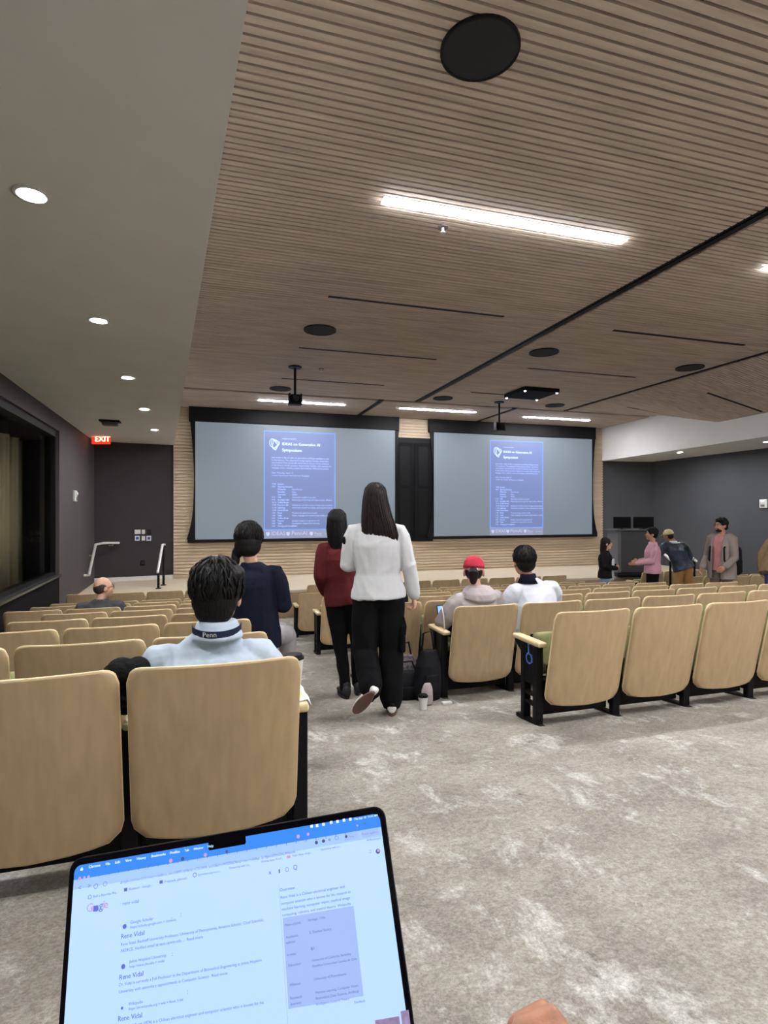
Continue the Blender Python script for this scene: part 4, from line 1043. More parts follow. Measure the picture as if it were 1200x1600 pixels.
def add_strands(o, paths):
    bm = bmesh.new(); bm.from_mesh(o.data); g = G(); g.bm.free(); g.bm = bm
    for pts, r in paths: g.tube(pts, [r * q for q in ([.8] + [1] * (len(pts) - 2) + [.35])], 5)
    bm.to_mesh(o.data); bm.free(); o.data.polygons.foreach_set('use_smooth', [True] * len(o.data.polygons))
def at_floor(px, dep):
    d = ray(px, 800); p = V3((0, 0, 0)) + d * dep; p.z = floor_z(p.y); return p
FWD = -YAW
# --- woman in white walking up the aisle (local y = away from the camera)
M_white_k = cloth('white_knit', srgb(212, 213, 215), .5, 7, var=.015)
p = at_floor(590, 4.1)
J = std(1.66)
J.update(head=V3((-.018, .02, 1.585)), neck=V3((-.012, .0, 1.43)), chest=V3((-.005, 0, 1.25)), waist=V3((.0, .005, 1.04)), pel=V3((.005, 0, .90)),
         shl=V3((-.175, .0, 1.375)), shr=V3((.165, .0, 1.375)), ell=V3((-.225, .03, 1.10)), wrl=V3((-.13, .23, 1.10)),
         elr=V3((.225, .0, 1.11)), wrr=V3((.275, .06, .875)),
         hipl=V3((-.085, 0, .88)), hipr=V3((.09, 0, .88)), knl=V3((-.095, .03, .47)), anl=V3((-.04, -.20, .24)), knr=V3((.105, .06, .48)), anr=V3((.105, .0, .088)))
w = Person('woman with long dark hair in a white sweater and black trousers walking down the aisle', p, FWD, J, fem=True, voxel=.0055,
           hd={'r': (V3((.02, .12, -1)), V3((-1, .2, 0)), .85), 'l': (V3((.5, .7, .1)), V3((0, 0, -1)), .5)})
w.top(M_white_k, 'sweater', hem=-.035, loose=.02, r=(.064, .056, .053, .044), voxel=.007)
g = G(); x0 = J['shl'].lerp(J['ell'], .33) + V3((-.052, -.034, 0)); g.ell(x0, (.014, .02, .03), Matrix.Rotation(.6, 3, 'Z')); o = g.build('sleeve_patch', M_blackm, w.t, True); o['label'] = 'round black patch on the left sleeve'
w.trousers(M_pants, r=(.105, .098, .092, .082), upto=.93)
g = G(); g.rbox((.165, -.05, .46), (.205, .09, .66), .02, 3); g.tube([(.19, -.03, .72), (.205, -.04, .66), (.2, -.04, .6)], .008, 6); g.build('cargo_pocket', M_pants, w.t, True)
h = J['head']
w.hair_long(M_hairb, [(h + V3((.0, -.02, .06)), .078, .088), (h + V3((.002, -.03, -.02)), .092, .092), (h + V3((.014, -.055, -.12)), .108, .075), (h + V3((.028, -.075, -.2)), .122, .06), (h + V3((.034, -.085, -.262)), .13, .045), (h + V3((.034, -.088, -.285)), .126, .034)])
w.shoe('r', M_shoew, M_gum, None, 'sneaker', M_blackm)
F = Matrix.Rotation(math.radians(-20), 3, 'Z') @ Matrix.Rotation(math.radians(-22), 3, 'Y') @ Matrix.Rotation(math.radians(-68), 3, 'X')
F = Matrix.Rotation(math.radians(38), 3, 'Y') @ Matrix.Rotation(math.radians(-62), 3, 'X')
w.shoe('l', M_shoew, M_gum, F, 'sneaker', M_blackm)
# --- woman in maroon beside her
M_mar = cloth('maroon_knit', srgb(92, 36, 39), .45, 9)
p = at_floor(540, 4.72); J = std(1.60)
J.update(head=V3((-.075, .03, 1.47)), neck=V3((-.065, 0, 1.325)), chest=V3((-.05, 0, 1.17)), waist=V3((-.02, 0, .98)), pel=V3((.01, 0, .85)), shl=V3((-.185, 0, 1.285)), shr=V3((.085, .02, 1.29)),
         ell=V3((-.205, -.05, 1.03)), wrl=V3((-.185, .12, .87)), elr=V3((.15, .05, 1.03)), wrr=V3((.13, .22, .96)), hipl=V3((-.075, 0, .83)), hipr=V3((.095, 0, .83)), knl=V3((-.05, .03, .45)), knr=V3((.1, .05, .45)), anl=V3((-.0, -.02, .085)), anr=V3((.10, .10, .085)))
w = Person('woman with long black hair in a maroon sweater standing with her back turned', p, FWD, J, fem=True, hd={'l': (V3((.3, .8, -.4)), V3((.6, 0, -.6)), .5), 'r': (V3((-.3, .8, .1)), V3((0, 0, -1)), .5)})
w.top(M_mar, 'sweater', hem=-.05, loose=.014, r=(.066, .06, .054, .044)); w.trousers(M_pants, r=(.098, .078, .062, .05))
h = J['head']; w.hair_long(M_hair, [(h + V3((0, -.02, .05)), .076, .086), (h + V3((0, -.035, -.04)), .084, .086), (h + V3((.008, -.055, -.15)), .075, .06), (h + V3((.022, -.075, -.26)), .06, .04), (h + V3((.03, -.08, -.34)), .045, .028)])
w.shoe('l', M_shoeb, M_shoeb, Matrix.Rotation(.35, 3, 'Z')); w.shoe('r', M_shoeb, M_shoeb)
# --- man in the light blue shirt, last row
M_lblue = cloth('light_blue_cotton', srgb(186, 199, 214), .4, 8)
sx = SEATS['L', 0, 0].location
J = sit(1.62, lean=.0, seat=.43)
off = V3((.0, .20, 0))
for k_ in J: J[k_] = J[k_] + off
J.update(head=V3((.005, .27, .945)), neck=V3((.0, .225, .825)), shl=V3((-.215, .24, .735)), shr=V3((.165, .24, .735)), chest=V3((.0, .22, .65)), waist=V3((0, .24, .52)), wrl=V3((-.13, .52, .52)), wrr=V3((.13, .52, .52)), ell=V3((-.24, .27, .56)), elr=V3((.215, .27, .56)))
M_ = headM(-14, 0, 0)
w = Person('man in a light blue shirt with a navy lanyard seated in the nearest row', sx, 0, J, hm=M_, hk=1.06, voxel=.0055)
w.hair_short(M_hair, 1.13, [((0, -.06, -.045), (.07, .05, .055)), ((-.05, -.01, .085), (.05, .07, .04)), ((.05, -.02, .08), (.05, .07, .04))])
def collar(g):
    n = J['neck']; g.loft([(n + V3((0, -.01, -.03)), V3((.098, 0, 0)), V3((0, .092, 0))), (n + V3((0, 0, .01)), V3((.078, 0, 0)), V3((0, .076, 0))), (n + V3((0, .005, .03)), V3((.07, 0, 0)), V3((0, .07, 0)))], 24)
w.top(M_lblue, 'shirt', hem=-.02, loose=.02, r=(.07, .068, .062, .05), voxel=.0065, extra=collar)
g = G(); g.box((-.02, J['chest'].y - .165, J['chest'].z - .12), (.03, J['chest'].y - .142, J['chest'].z + .04)); g.build('box_pleat', M_lblue, w.t, bevel=.004)
n = J['neck']; g = G(); R = []
for i in range(29):
    a = math.radians(180 + 180 * (i / 28)) ; R.append((n + V3((.088 * math.cos(a), .098 * math.sin(a) + .0, -.004 + .012 * math.sin(a)))))
for a, b in zip(R[:-1], R[1:]):
    up = V3((0, 0, .024)); ou = ((a - n) * V3((1, 1, 0))).normalized() * .003
    g.poly([a, b, b + up, a + up, a + ou, b + ou, b + up + ou, a + up + ou], [(0, 1, 2, 3), (7, 6, 5, 4), (0, 4, 5, 1), (3, 2, 6, 7)])
M_lany = mat('lanyard_navy', srgb(24, 34, 66), .7, var=.03)
ly = g.build('lanyard', M_lany, w.t)
g = G(); put_text(g, 'Penn', n + V3((-.052, -.096, -.010)), V3((.97, -.22, 0)).normalized(), (0, 0, 1), size=.026, bold=.02); g.build('lanyard_lettering', M_bone, ly)
M_khaki = cloth('grey_chino', srgb(92, 90, 92)); w.trousers(M_khaki); w.shoe('l', M_shoeb, M_shoeb); w.shoe('r', M_shoeb, M_shoeb); w.glasses()
# --- person in navy perched on the aisle armrest
M_navy = cloth('navy_knit', srgb(24, 27, 42), .35, 9); M_lgrey = cloth('pale_grey_trouser', srgb(176, 174, 174), .5, 9)
p = at_floor(397, 4.22); J = sit(1.66, lean=.03, seat=.60, reach=.38)
J['head'] = V3((-.055, .06, 1.30)); J['neck'] = V3((-.03, .02, 1.155)); J['shl'] = V3((-.17, 0, 1.09)); J['shr'] = V3((.17, 0, 1.10)); J['chest'] = V3((-.01, 0, .98)); J['waist'] = V3((0, 0, .78)); J['elr'] = V3((.22, .02, .83)); J['ell'] = V3((-.2, .04, .83)); J['wrr'] = V3((.12, .25, .82)); J['wrl'] = V3((-.1, .26, .82))
J['hipr'] = V3((.08, .03, .60)); J['knr'] = V3((.19, .36, .53)); J['anr'] = V3((.2, .40, .085)); J['knl'] = V3((-.03, .40, .53)); J['anl'] = V3((-.02, .42, .085))
w = Person('person with black hair in a navy sweater and pale grey trousers perched at the aisle', p, FWD, J, hm=headM(12, -16), hk=1.12)
w.hair_short(M_hair, 1.14, [((0, -.05, -.04), (.08, .06, .07)), ((-.06, -.03, -.03), (.035, .05, .08)), ((.055, -.03, -.02), (.03, .05, .06)), ((-.085, .0, -.10), (.03, .04, .075))])
w.top(M_navy, 'sweater', hem=-.09, loose=.02, r=(.07, .064, .058, .046)); w.trousers(M_lgrey); w.shoe('l', M_shoew, M_shoew); w.shoe('r', M_shoew, M_shoew)
# --- balding man on the far left
M_dgrey = cloth('dark_grey_shirt', srgb(72, 75, 76))
y = 7.28; x = SEATS['L', 5, 2].location.x
px_, dep = 157, None
d = ray(157, 800); k_ = y / d.y; p = d * k_; p.z = floor_z(y)
J = sit(1.62, lean=-.02, seat=.42); 
J['head'] = V3((.03, .03, .975)); J['neck'] = V3((.0, .0, .84)); J['shl'] = V3((-.2, 0, .775)); J['shr'] = V3((.2, 0, .775)); J['chest'] = V3((0, 0, .62)); J['waist'] = V3((0, .02, .52))
for q, sg in (('l', -1), ('r', 1)): J['el' + q] = V3((sg * .26, .08, .50)); J['wr' + q] = V3((sg * .12, .32, .48))
w = Person('balding man with glasses in a dark grey shirt seated by the left window', p, 0, J, skin=M_skin, hm=headM(-62, 4), voxel=.007, hk=1.08)
g = G(); h = J['head']; E = lambda c, r: g.ell(h + w.hm @ V3(c), r, w.hm, 3)
E((0, -.052, -.0), (.08, .064, .07)); E((.06, -.03, .008), (.026, .055, .052)); E((-.06, -.03, .008), (.026, .055, .052))
g.build('hair', M_hairg, w.t, voxel=.006, relax=2)
w.glasses(); w.top(M_dgrey, 'shirt', hem=-.02, loose=.02, r=(.08, .07, .06, .05)); w.trousers(M_khaki); w.shoe('l', M_shoeb, M_shoeb); w.shoe('r', M_shoeb, M_shoeb)
# --- red cap and hoodie
M_hood = cloth('mauve_grey_fleece', srgb(178, 168, 168), .5, 8); M_cap = cloth('red_cap', srgb(184, 56, 74), .2, 30)
s1 = SEATS['C', 1, 0].location
J = sit(1.62, lean=.08, seat=.43)
for k_ in J: J[k_] = J[k_] + V3((.03, .22, 0))
J.update(head=V3((.055, .36, .985)), neck=V3((.05, .30, .84)), shl=V3((-.12, .29, .775)), shr=V3((.215, .27, .79)), chest=V3((.03, .27, .66)), ell=V3((-.24, .36, .56)), wrl=V3((-.14, .58, .52)), elr=V3((.29, .34, .56)), wrr=V3((.12, .58, .52)))
w = Person('person in a red cap and pale mauve hoodie seated at the aisle', s1, 0, J, hm=headM(-28, -8), fem=True, hk=1.1)
g = G(); h = J['head']; E = lambda c, r: g.ell(h + w.hm @ V3(c), r, w.hm, 3)
E((0, -.03, .0), (.078, .08, .075)); g.tube([h + w.hm @ V3((0, -.10, .02)), h + w.hm @ V3((.0, -.15, -.02)), h + w.hm @ V3((.0, -.145, -.085))], [.03, .048, .03], 12)
g.build('hair', M_hairb, w.t, voxel=.006, relax=2)
g = G(); n = 22
prof = [(0, 1.0), (.02, .985), (.05, .9), (.075, .72), (.093, .42), (.1, .02)]
g.loft([(h + w.hm @ (V3((0, -.012, .028 + z)) * w.k), w.hm @ V3((.085 * k, 0, 0)) * w.k, w.hm @ V3((0, .101 * k, 0)) * w.k) for z, k in prof], 28)
g.loft([(h + w.hm @ (V3((0, .06 + .115 * t, .036 - .03 * t * t)) * w.k), w.hm @ V3((.07 * math.sqrt(max(.02, 1 - t * t)), 0, 0)), w.hm @ V3((0, 0, .004))) for t in (0, .3, .6, .85, .99)], 16)
c = g.build('cap', M_cap, w.t, True); c['label'] = 'red baseball cap'
g = G(); g.tube([h + w.hm @ V3((.028 * math.cos(u), -.108 + .012 * math.sin(u * 1), .022 + .028 * math.sin(u))) for u in [2 * PI * i / 16 for i in range(17)]], .010, 8); g.build('scrunchie', M_bone, w.t, True)
def hoodx(g):
    n = J['neck']; g.loft([(n + V3((0, -.03, .03)), V3((.10, 0, 0)), V3((0, .085, 0))), (n + V3((0, -.05, -.01)), V3((.145, 0, 0)), V3((0, .11, .02))), (n + V3((0, -.07, -.06)), V3((.15, 0, 0)), V3((0, .10, .02))), (n + V3((0, -.08, -.12)), V3((.09, 0, 0)), V3((0, .06, 0)))], 24)
w.top(M_hood, 'hoodie', hem=-.03, loose=.025, r=(.08, .075, .07, .05), extra=hoodx); w.trousers(M_pants); w.shoe('l', M_shoew, M_shoew); w.shoe('r', M_shoew, M_shoew)
# --- white shirt beside
M_wsh = cloth('white_cotton', srgb(208, 211, 220), .45, 8)
s1 = SEATS['C', 1, 1].location
J = sit(1.66, lean=.06, seat=.43)
for k_ in J: J[k_] = J[k_] + V3((-.05, .22, 0))
J.update(head=V3((-.085, .33, 1.06)), neck=V3((-.06, .29, .925)), shl=V3((-.205, .27, .835)), shr=V3((.17, .27, .85)), chest=V3((-.02, .25, .70)), ell=V3((-.28, .34, .60)), elr=V3((.25, .36, .60)), wrl=V3((-.14, .58, .54)), wrr=V3((.1, .58, .54)))
w = Person('black-haired man in a white shirt with a dark collar seated beside the red cap', s1, 0, J, hm=headM(-6, 0), skin=M_skin2, hk=1.08)
w.hair_short(M_hair, 1.08); w.top(M_wsh, 'shirt', hem=-.02, loose=.022, r=(.08, .074, .064, .05))
g = G(); n = J['neck']; g.loft([(n + V3((0, -.005, -.045)), V3((.10, 0, 0)), V3((0, .09, 0))), (n + V3((0, .0, .0)), V3((.074, 0, 0)), V3((0, .072, 0))), (n + V3((0, .008, .035)), V3((.066, 0, 0)), V3((0, .066, 0)))], 24); g.build('collar', M_navy, w.t, True)
w.trousers(M_pants); w.shoe('l', M_shoeb, M_shoeb); w.shoe('r', M_shoeb, M_shoeb)
# --- navy shoulder behind the walking woman
s1 = SEATS['C', 2, 0].location
J = sit(1.58, lean=.0, seat=.43)
for k_ in J: J[k_] = J[k_] + V3((0, .22, 0))
J.update(head=V3((-.10, .34, 1.09)), neck=V3((-.07, .25, .93)), shl=V3((-.2, .22, .86)), shr=V3((.10, .22, .88)), chest=V3((-.03, .22, .70)), elr=V3((.2, .27, .64)), ell=V3((-.3, .27, .60)))
w = Person('person in a navy jacket seated just beyond the woman in white', s1, 0, J, hm=headM(20, -10)); w.hair_short(M_hair, 1.05); w.top(M_navy, 'jacket', hem=-.02, loose=.03, r=(.075, .07, .06, .05)); w.trousers(M_pants); w.shoe('l', M_shoeb, M_shoeb); w.shoe('r', M_shoeb, M_shoeb)
# --- group at the right front
M_denim = cloth('pale_denim', srgb(132, 152, 184)); M_bjk = cloth('black_jacket', srgb(30, 29, 32)); M_pink = cloth('pink_shirt', srgb(206, 158, 170), .3, 10); M_tan = cloth('tan_trouser', srgb(176, 132, 84)); M_taupe = cloth('taupe_jacket', srgb(140, 128, 122)); M_rose = cloth('rose_shirt', srgb(186, 128, 126)); M_brown = cloth('brown_coat', srgb(132, 110, 84)); M_bluej = cloth('blue_jean', srgb(66, 80, 108)); M_satin = mat('blue_black_satin', srgb(48, 56, 72), .35, var=.5, scale=5, bump=.3, bscale=9)
p = at_floor(946, 11.0); J = std(1.56); J['elr'] = V3((.25, .0, 1.02)); J['wrr'] = V3((.10, .2, .98)); J['ell'] = V3((-.23, .0, 1.02)); J['wrl'] = V3((-.05, .22, 1.0))
w = Person('dark-haired woman in a black jacket and pale jeans standing at the front with folded hands', p, FWD + math.radians(-112), J, hm=headM(10), fem=True, voxel=.008, hd={'r': (V3((-1, .3, 0)), V3((0, -1, 0)), .4), 'l': (V3((1, .3, 0)), V3((0, -1, 0)), .4)})
h = J['head']; w.hair_long(M_hairb, [(h + V3((0, -.02, .05)), .075, .085), (h + V3((0, -.045, -.03)), .082, .07), (h + V3((0, -.06, -.14)), .09, .06), (h + V3((0, -.065, -.22)), .08, .045)])
w.top(M_bjk, 'jacket', hem=-.06, loose=.02, voxel=.009); w.trousers(M_denim, voxel=.01); w.shoe('l', M_shoew, M_shoew); w.shoe('r', M_shoew, M_shoew)
g = G(); a = J['chest']; g.loft([(J['pel'] + V3((0, .03, -.10)), V3((.15, 0, 0)), V3((0, .13, 0))), (J['pel'] + V3((0, .03, -.03)), V3((.15, 0, 0)), V3((0, .13, 0))), (a + V3((0, .05, 0)), V3((.09, 0, 0)), V3((0, .115, 0)))], 20); g.build('white_top', M_wsh, w.t, True)
p = at_floor(1020, 10.5); J = std(1.72); J['elr'] = V3((.22, -.06, 1.12)); J['wrr'] = V3((.18, .2, 1.08)); J['ell'] = V3((-.22, .05, 1.12)); J['wrl'] = V3((-.16, .30, 1.06))
w = Person('man in a pink shirt and black trousers turned to the left holding a dark phone', p, FWD + math.radians(76), J, skin=M_skin2, voxel=.008, hm=headM(0, 2)); w.hair_short(M_hair, 1.04); w.top(M_pink, 'shirt', hem=-.06, loose=.025, r=(.07, .064, .056, .042), voxel=.009); w.trousers(M_pants, voxel=.01); w.shoe('l', M_shoeb, M_shoeb); w.shoe('r', M_shoeb, M_shoeb)
q = w.t.matrix_basis @ (J['wrl'] + V3((.0, .11, -.045)))
ph = thing('phone', 'dark phone in the hand of the man in pink', 'phone', q, FWD + math.radians(76))
g = G(); g.rbox((-.036, -.075, -.004), (.036, .075, .004), .004); g.build('case', M_black, ph); g = G(); g.box((-.032, -.07, .004), (.032, .07, .005)); g.build('screen', MATS['dark_display'], ph)
p = at_floor(1068, 11.0); J = std(1.74)
for k_ in ('head', 'neck', 'chest', 'waist', 'shl', 'shr', 'ell', 'elr', 'wrl', 'wrr'): J[k_] = J[k_] + V3((-.34, .1, -.02)) * ((J[k_].z - .92) / .8) * (.75 if True else 1)
J['head'] = J['head'] + V3((-.02, .02, -.03)); J['ell'] = J['shl'] + V3((-.1, .12, -.22)); J['wrl'] = J['ell'] + V3((.0, .2, -.1)); J['elr'] = J['shr'] + V3((.12, -.02, -.24)); J['wrr'] = J['elr'] + V3((.02, .14, -.18))
w = Person('person in a pale yellow cap, blue-black satin jacket and tan trousers leaning left', p, FWD, J, skin=M_skin3, voxel=.008, hm=headM(20, -6, -10)); w.hair_short(M_hair, .9, strands=0)
M_cap2 = cloth('pale_cap', srgb(214, 202, 158), .2, 30); g = G(); h = J['head']
g.loft([(h + w.hm @ V3((0, -.012, .028 + z)), w.hm @ V3((.092 * k, 0, 0)), w.hm @ V3((0, .106 * k, 0))) for z, k in prof], 24)
g.loft([(h + w.hm @ V3((0, .06 + .115 * t, .036 - .03 * t * t)), w.hm @ V3((.07 * math.sqrt(max(.02, 1 - t * t)), 0, 0)), w.hm @ V3((0, 0, .004))) for t in (0, .3, .6, .85, .99)], 14); g.build('cap', M_cap2, w.t, True)
w.top(M_satin, 'jacket', hem=-.02, loose=.03, r=(.085, .078, .066, .05), voxel=.009); w.trousers(M_tan, voxel=.01); w.shoe('l', M_shoeb, M_shoeb); w.shoe('r', M_shoeb, M_shoeb)
g = G(); nk = J['neck']; g.loft([(nk + V3((0, -.01, -.03)), V3((.085, 0, 0)), V3((0, .08, 0))), (nk + V3((-.01, 0, .02)), V3((.068, 0, 0)), V3((0, .066, 0)))], 20); g.build('collar', M_wsh, w.t, True)
p = at_floor(1128, 9.35); J = std(1.77); J['ell'] = V3((-.24, .06, 1.12)); J['wrl'] = V3((-.2, .24, .98)); J['elr'] = V3((.26, -.03, 1.12)); J['wrr'] = V3((.25, .14, .93))
w = Person('bearded man with glasses in a taupe jacket over a rose shirt', p, FWD + math.radians(118), J, skin=M_skin2, voxel=.0075, hm=headM(-14, 0)); w.hair_short(M_hair, 1.03, [((0, -.06, -.03), (.075, .055, .06))]); w.glasses()
g = G(); h = J['head']; E = lambda c, r: g.ell(h + w.hm @ V3(c), r, w.hm, 3); E((0, .045, -.082), (.05, .052, .036)); E((0, .078, -.05), (.03, .016, .008)); g.build('beard', M_hair, w.t, voxel=.005, relax=2)
w.top(M_rose, 'shirt', hem=-.06, loose=.008, r=(.055, .05, .045, .038), voxel=.009)
g = G(); Jl = J; w.torso(g, 1.0, -.2, .022, .04)
for q in 'lr':
    a, b, c = J['sh' + q], J['el' + q], J['wr' + q]; g.tube([a + (J['neck'] - a) * .25, a, b, b.lerp(c, .92)], [.075, .078, .068, .056], 14)
jk = g.build('jacket', M_taupe, w.t, voxel=.009, relax=4)
# open the jacket front: remove the strip over the chest
bmj = bmesh.new(); bmj.from_mesh(jk.data)
kill = [f for f in bmj.faces if f.calc_center_median().y > .055 and abs(f.calc_center_median().x) < .075 and .5 < f.calc_center_median().z < 1.5]
bmesh.ops.delete(bmj, geom=kill, context='FACES'); bmj.to_mesh(jk.data); bmj.free()
md = jk.modifiers.new('th', 'SOLIDIFY'); md.thickness = .006
w.trousers(cloth('taupe_trouser', srgb(122, 110, 102)), voxel=.01); w.shoe('l', M_shoeb, M_shoeb); w.shoe('r', M_shoeb, M_shoeb)
bq = thing('backpack', 'black backpack on the back of the man in the taupe jacket', 'backpack', w.t.matrix_basis @ V3((0, -.27, 1.06)), FWD + math.radians(118))
g = G(); g.rbox((-.15, -.10, -.26), (.15, .09, .24), .08, 4); g.build('main_bag', M_bjk, bq, True)
g = G(); g.rbox((-.11, -.15, -.23), (.11, -.09, .02), .03, 3); g.build('front_pocket', M_bjk, bq, True)
for q in (-1, 1):
    g = G(); g.tube([(q * .09, .09, .2), (q * .10, .17, .30), (q * .11, .27, .34), (q * .12, .41, .22), (q * .13, .42, .02), (q * .14, .2, -.2), (q * .12, .08, -.2)], .014, 8); g.build('strap', M_bjk, bq, True)
g = G(); g.tube([(-.03, .03, .24), (0, .03, .28), (.03, .03, .24)], .01, 8); g.build('grab_handle', M_bjk, bq, True)
p = at_floor(1214, 8.6); J = std(1.72)
for k_ in ('head', 'neck', 'chest', 'waist', 'shl', 'shr', 'ell', 'elr', 'wrl', 'wrr'): J[k_] = J[k_] + V3((.0, .34, -.10)) * ((J[k_].z - .92) / .8)
w = Person('person in a brown coat and blue jeans, cut off by the right edge', p, FWD + math.radians(-62), J, skin=M_skin2, voxel=.008); w.hair_short(M_hair, 1.03); w.top(M_brown, 'coat', hem=-.14, loose=.05, r=(.085, .08, .07, .055), voxel=.009); w.trousers(M_bluej, voxel=.01); w.shoe('l', M_shoeb, M_shoeb); w.shoe('r', M_shoeb, M_shoeb)
# --- the person holding the laptop, only the right hand in view
J = sit(1.68, lean=-.02, seat=.36, reach=.5)
J = {k_: v + V3((0, -.38, 0)) for k_, v in J.items()}
J.update(head=V3((0, -.36, 1.09)), neck=V3((0, -.38, .93)), shl=V3((-.17, -.38, .87)), shr=V3((.17, -.38, .87)), chest=V3((0, -.38, .74)), waist=V3((0, -.38, .53)), knl=V3((-.13, .36, .33)), knr=V3((.17, .36, .36)), anl=V3((-.13, .36, .085)), anr=V3((.17, .36, .085)))
HK = at_d(874, 1573, .42)                               # the raised finger joint of the right hand
dH = V3((-.22, .32, .92)).normalized(); nH = V3((-1, .1, .1))
J['elr'] = V3((.36, -.20, .62)); J['wrr'] = HK - dH * .128; J['ell'] = V3((-.26, -.22, .60)); J['wrl'] = V3((-.21, .10, .54))
dh = (HK - J['wrr'])
w = Person('person with the foreground laptop, only bent fingers visible at the bottom edge', (0, 0, 0), 0, J, voxel=.0042, skin=mat('skin_hand', srgb(176, 124, 98), .5, var=.06, scale=60, bump=.08, bscale=500), face=True, hd={'r': (dH, nH, (.3, 1.05, .9)), 'l': (V3((.1, 1, 0)), V3((.2, 0, -1)), .3)})
w.hair_short(M_hair, 1.03); w.top(cloth('charcoal_knit', srgb(58, 58, 62)), 'sweater', hem=-.02, loose=.015, voxel=.009); w.trousers(M_bluej, voxel=.01); w.shoe('l', M_shoeb, M_shoeb); w.shoe('r', M_shoeb, M_shoeb)

# ------------------------------------------------------------------ small things
def cup(loc, label, s=1.0, group='paper coffee cups'):
    t = thing('paper_cup', label, 'cup', loc, 0, group)
    g = G(); g.cyl((0, 0), .03 * s, 0, .105 * s, 28, .041 * s); g.build('cup_body', M_bone, t, False)
    g = G(); g.cyl((0, 0), .044 * s, .105 * s, .113 * s, 28); g.cyl((0, 0), .040 * s, .113 * s, .124 * s, 28, .036 * s); g.build('lid', M_black, t, False)
    return t
s0 = SEATS['L', 0, 0].location
ax = s0.x + PITCH / 2; az = s0.z + .535
g = G(); n = 12
def nz(u, v):
    x = ax - .035 + .10 * u; e = max(0, x - (ax + .04)); return (x - .3 * e, s0.y + .15 + .22 * v + .03 * u, az + .004 + .012 * math.sin(5 * u + 2) * math.sin(4 * v) ** 2 - 1.15 * e)
top = [[nz(i / n, j / n) for j in range(n + 1)] for i in range(n + 1)]
for i in range(n):
    for j in range(n):
        q = [top[i][j], top[i + 1][j], top[i + 1][j + 1], top[i][j + 1]]
        g.poly(q, [(0, 1, 2, 3)])
bmesh.ops.remove_doubles(g.bm, verts=g.bm.verts[:], dist=1e-5)
o = g.build('napkin', mat('paper_white', srgb(232, 232, 232), .9, var=.01), None, True); o.modifiers.new('s', 'SOLIDIFY').thickness = .002
tag(o, 'white paper napkin hanging over the front left armrest', 'napkin')
cup((ax + .006, s0.y + .33, az + .02), 'tall white coffee cup with black lid on the armrest beside the blue shirt', 1.0)
q = at_floor(661, 4.22); cup(q, 'white coffee cup with black lid on the carpet by the aisle', .9)
# dark woolly bag on the seat gap left of the blue shirt
g = G(); b0 = V3((s0.x - .31, s0.y + .12, s0.z + .69))
for c, r in (((-.01, .0, .03), (.05, .05, .045)), ((.04, .02, .02), (.045, .05, .05)), ((-.045, .02, .0), (.035, .04, .05)), ((.0, .04, -.06), (.07, .05, .08)), ((.06, .03, -.02), (.03, .04, .05))): g.ell(b0 + V3(c), r)
o = g.build('scarf', cloth('black_wool', srgb(24, 24, 26), .8, 30), None, voxel=.006, relax=2)
tag(o, 'bundled black scarf stuffed between the two nearest left seats', 'scarf')
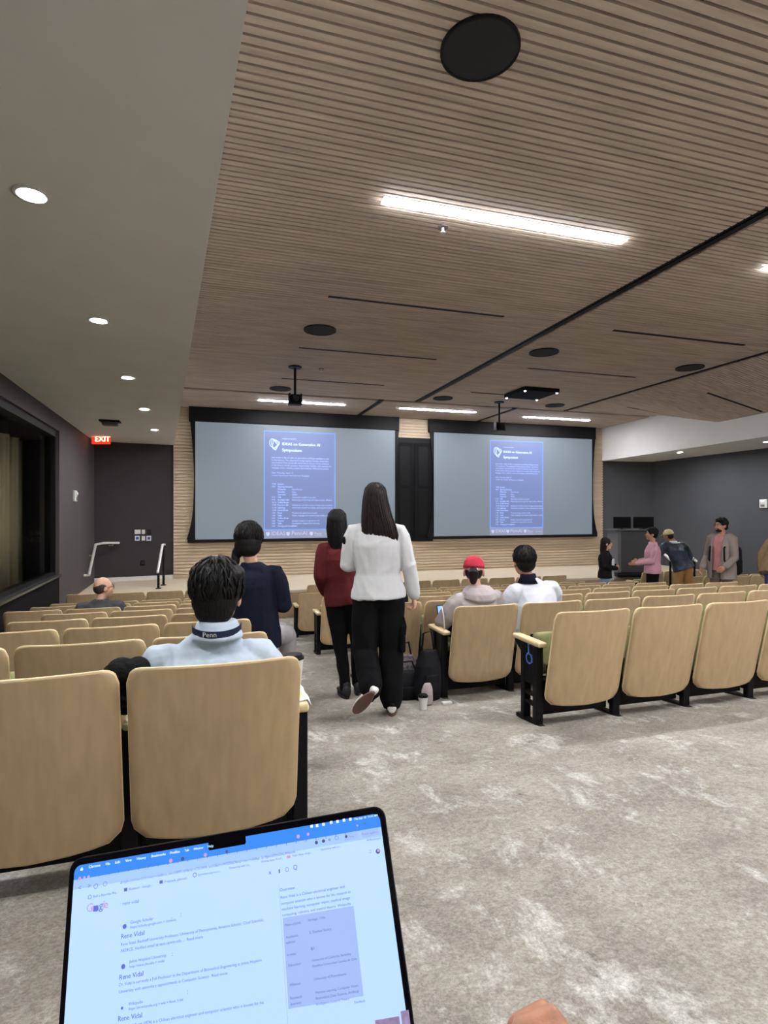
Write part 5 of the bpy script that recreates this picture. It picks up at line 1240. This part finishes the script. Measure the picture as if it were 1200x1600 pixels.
# bags at the aisle
def softbag(name, loc, size, m, label, cat, strap=True, rot=0):
    t = thing(name, label, cat, loc, rot); a, b, c = size
    g = G(); g.loft([((0, 0, .004), (a * .9, 0, 0), (0, b * .9, 0)), ((0, 0, c * .25), (a, 0, 0), (0, b, 0)), ((a * .05, 0, c * .7), (a * .92, 0, 0), (0, b * .8, 0)), ((a * .08, 0, c), (a * .6, 0, 0), (0, b * .4, 0))], 24); g.build('bag_body', m, t, voxel=.01, relax=3)
    if strap:
        g = G(); g.tube([(-a * .5, 0, c * .9), (-a * .3, 0, c * 1.35), (a * .3, 0, c * 1.38), (a * .55, 0, c * .9)], .009, 8); g.build('strap', M_black, t, True)
    g = G(); g.rbox((-a * .5, -b * 1.02, c * .2), (a * .5, -b * .8, c * .55), .012, 3); g.build('pocket', m, t, True)
    return t
M_print = mat('patterned_canvas', srgb(110, 104, 106), .8, var=.42, scale=38, dark=srgb(32, 30, 34))
softbag('tote_bag', at_floor(633, 4.98), (.13, .08, .30), M_print, 'dark patterned tote bag on the floor behind the woman in white', 'bag', True, .3)
softbag('backpack', at_floor(634, 4.62), (.17, .11, .22), M_bjk, 'slumped black backpack on the carpet at the aisle', 'backpack', True, -.2)
softbag('shoulder_bag', at_floor(668, 4.55), (.12, .10, .40), M_bjk, 'upright black bag leaning on the aisle seat support', 'bag', True, .1)
softbag('pouch', at_floor(667, 4.35), (.05, .04, .17), M_hood, 'small pale grey pouch against the black bag', 'bag', False)
softbag('satchel', at_floor(600, 5.25), (.13, .09, .19), cloth('olive_canvas', srgb(104, 102, 92)), 'grey-green satchel seen between the legs of the woman in white', 'bag', True)
# small laptop held by the red cap
s1 = SEATS['C', 1, 0].location
t = thing('laptop', 'small laptop with a blue screen on the lap of the red cap wearer', 'laptop', s1 + V3((-.03, .60, .455)), .1)
g = G(); g.rbox((-.15, -.2, -.016), (.15, 0, -.002), .005); g.build('base', M_alu, t)
Mx = Matrix.Rotation(math.radians(-14), 4, 'X')
g = G(); g.rbox((-.15, -.004, 0), (.15, .004, .21), .004, 2, Mx); l = g.build('lid', M_bez, t)
g = G(); g.box((-.142, -.0055, .01), (.142, -.0042, .202), Mx); g.build('display', emitter('small_display', srgb(118, 170, 240), 1.0), l)
g = G(); s2 = SEATS['C', 1, 0].location; a = s2 + V3((-PITCH / 2 + .01, .2, .536))
g.tube([a, a + V3((0, .02, .10)), a + V3((.01, .08, .17)), a + V3((.06, .22, .1)), a + V3((.1, .3, .03))], .004, 8)
tag(g.build('cable', M_bone, None, True), 'white charging cable rising from the aisle armrest by the hoodie', 'cable')
# small finder: power dongle under the seat
g = G(); q = at_floor(698, 4.35); g.rbox((q.x - .04, q.y - .02, q.z), (q.x + .04, q.y + .02, q.z + .022), .006); tag(g.build('power_adapter', M_bone), 'small pale power adapter on the carpet under the hoodie seat', 'adapter')
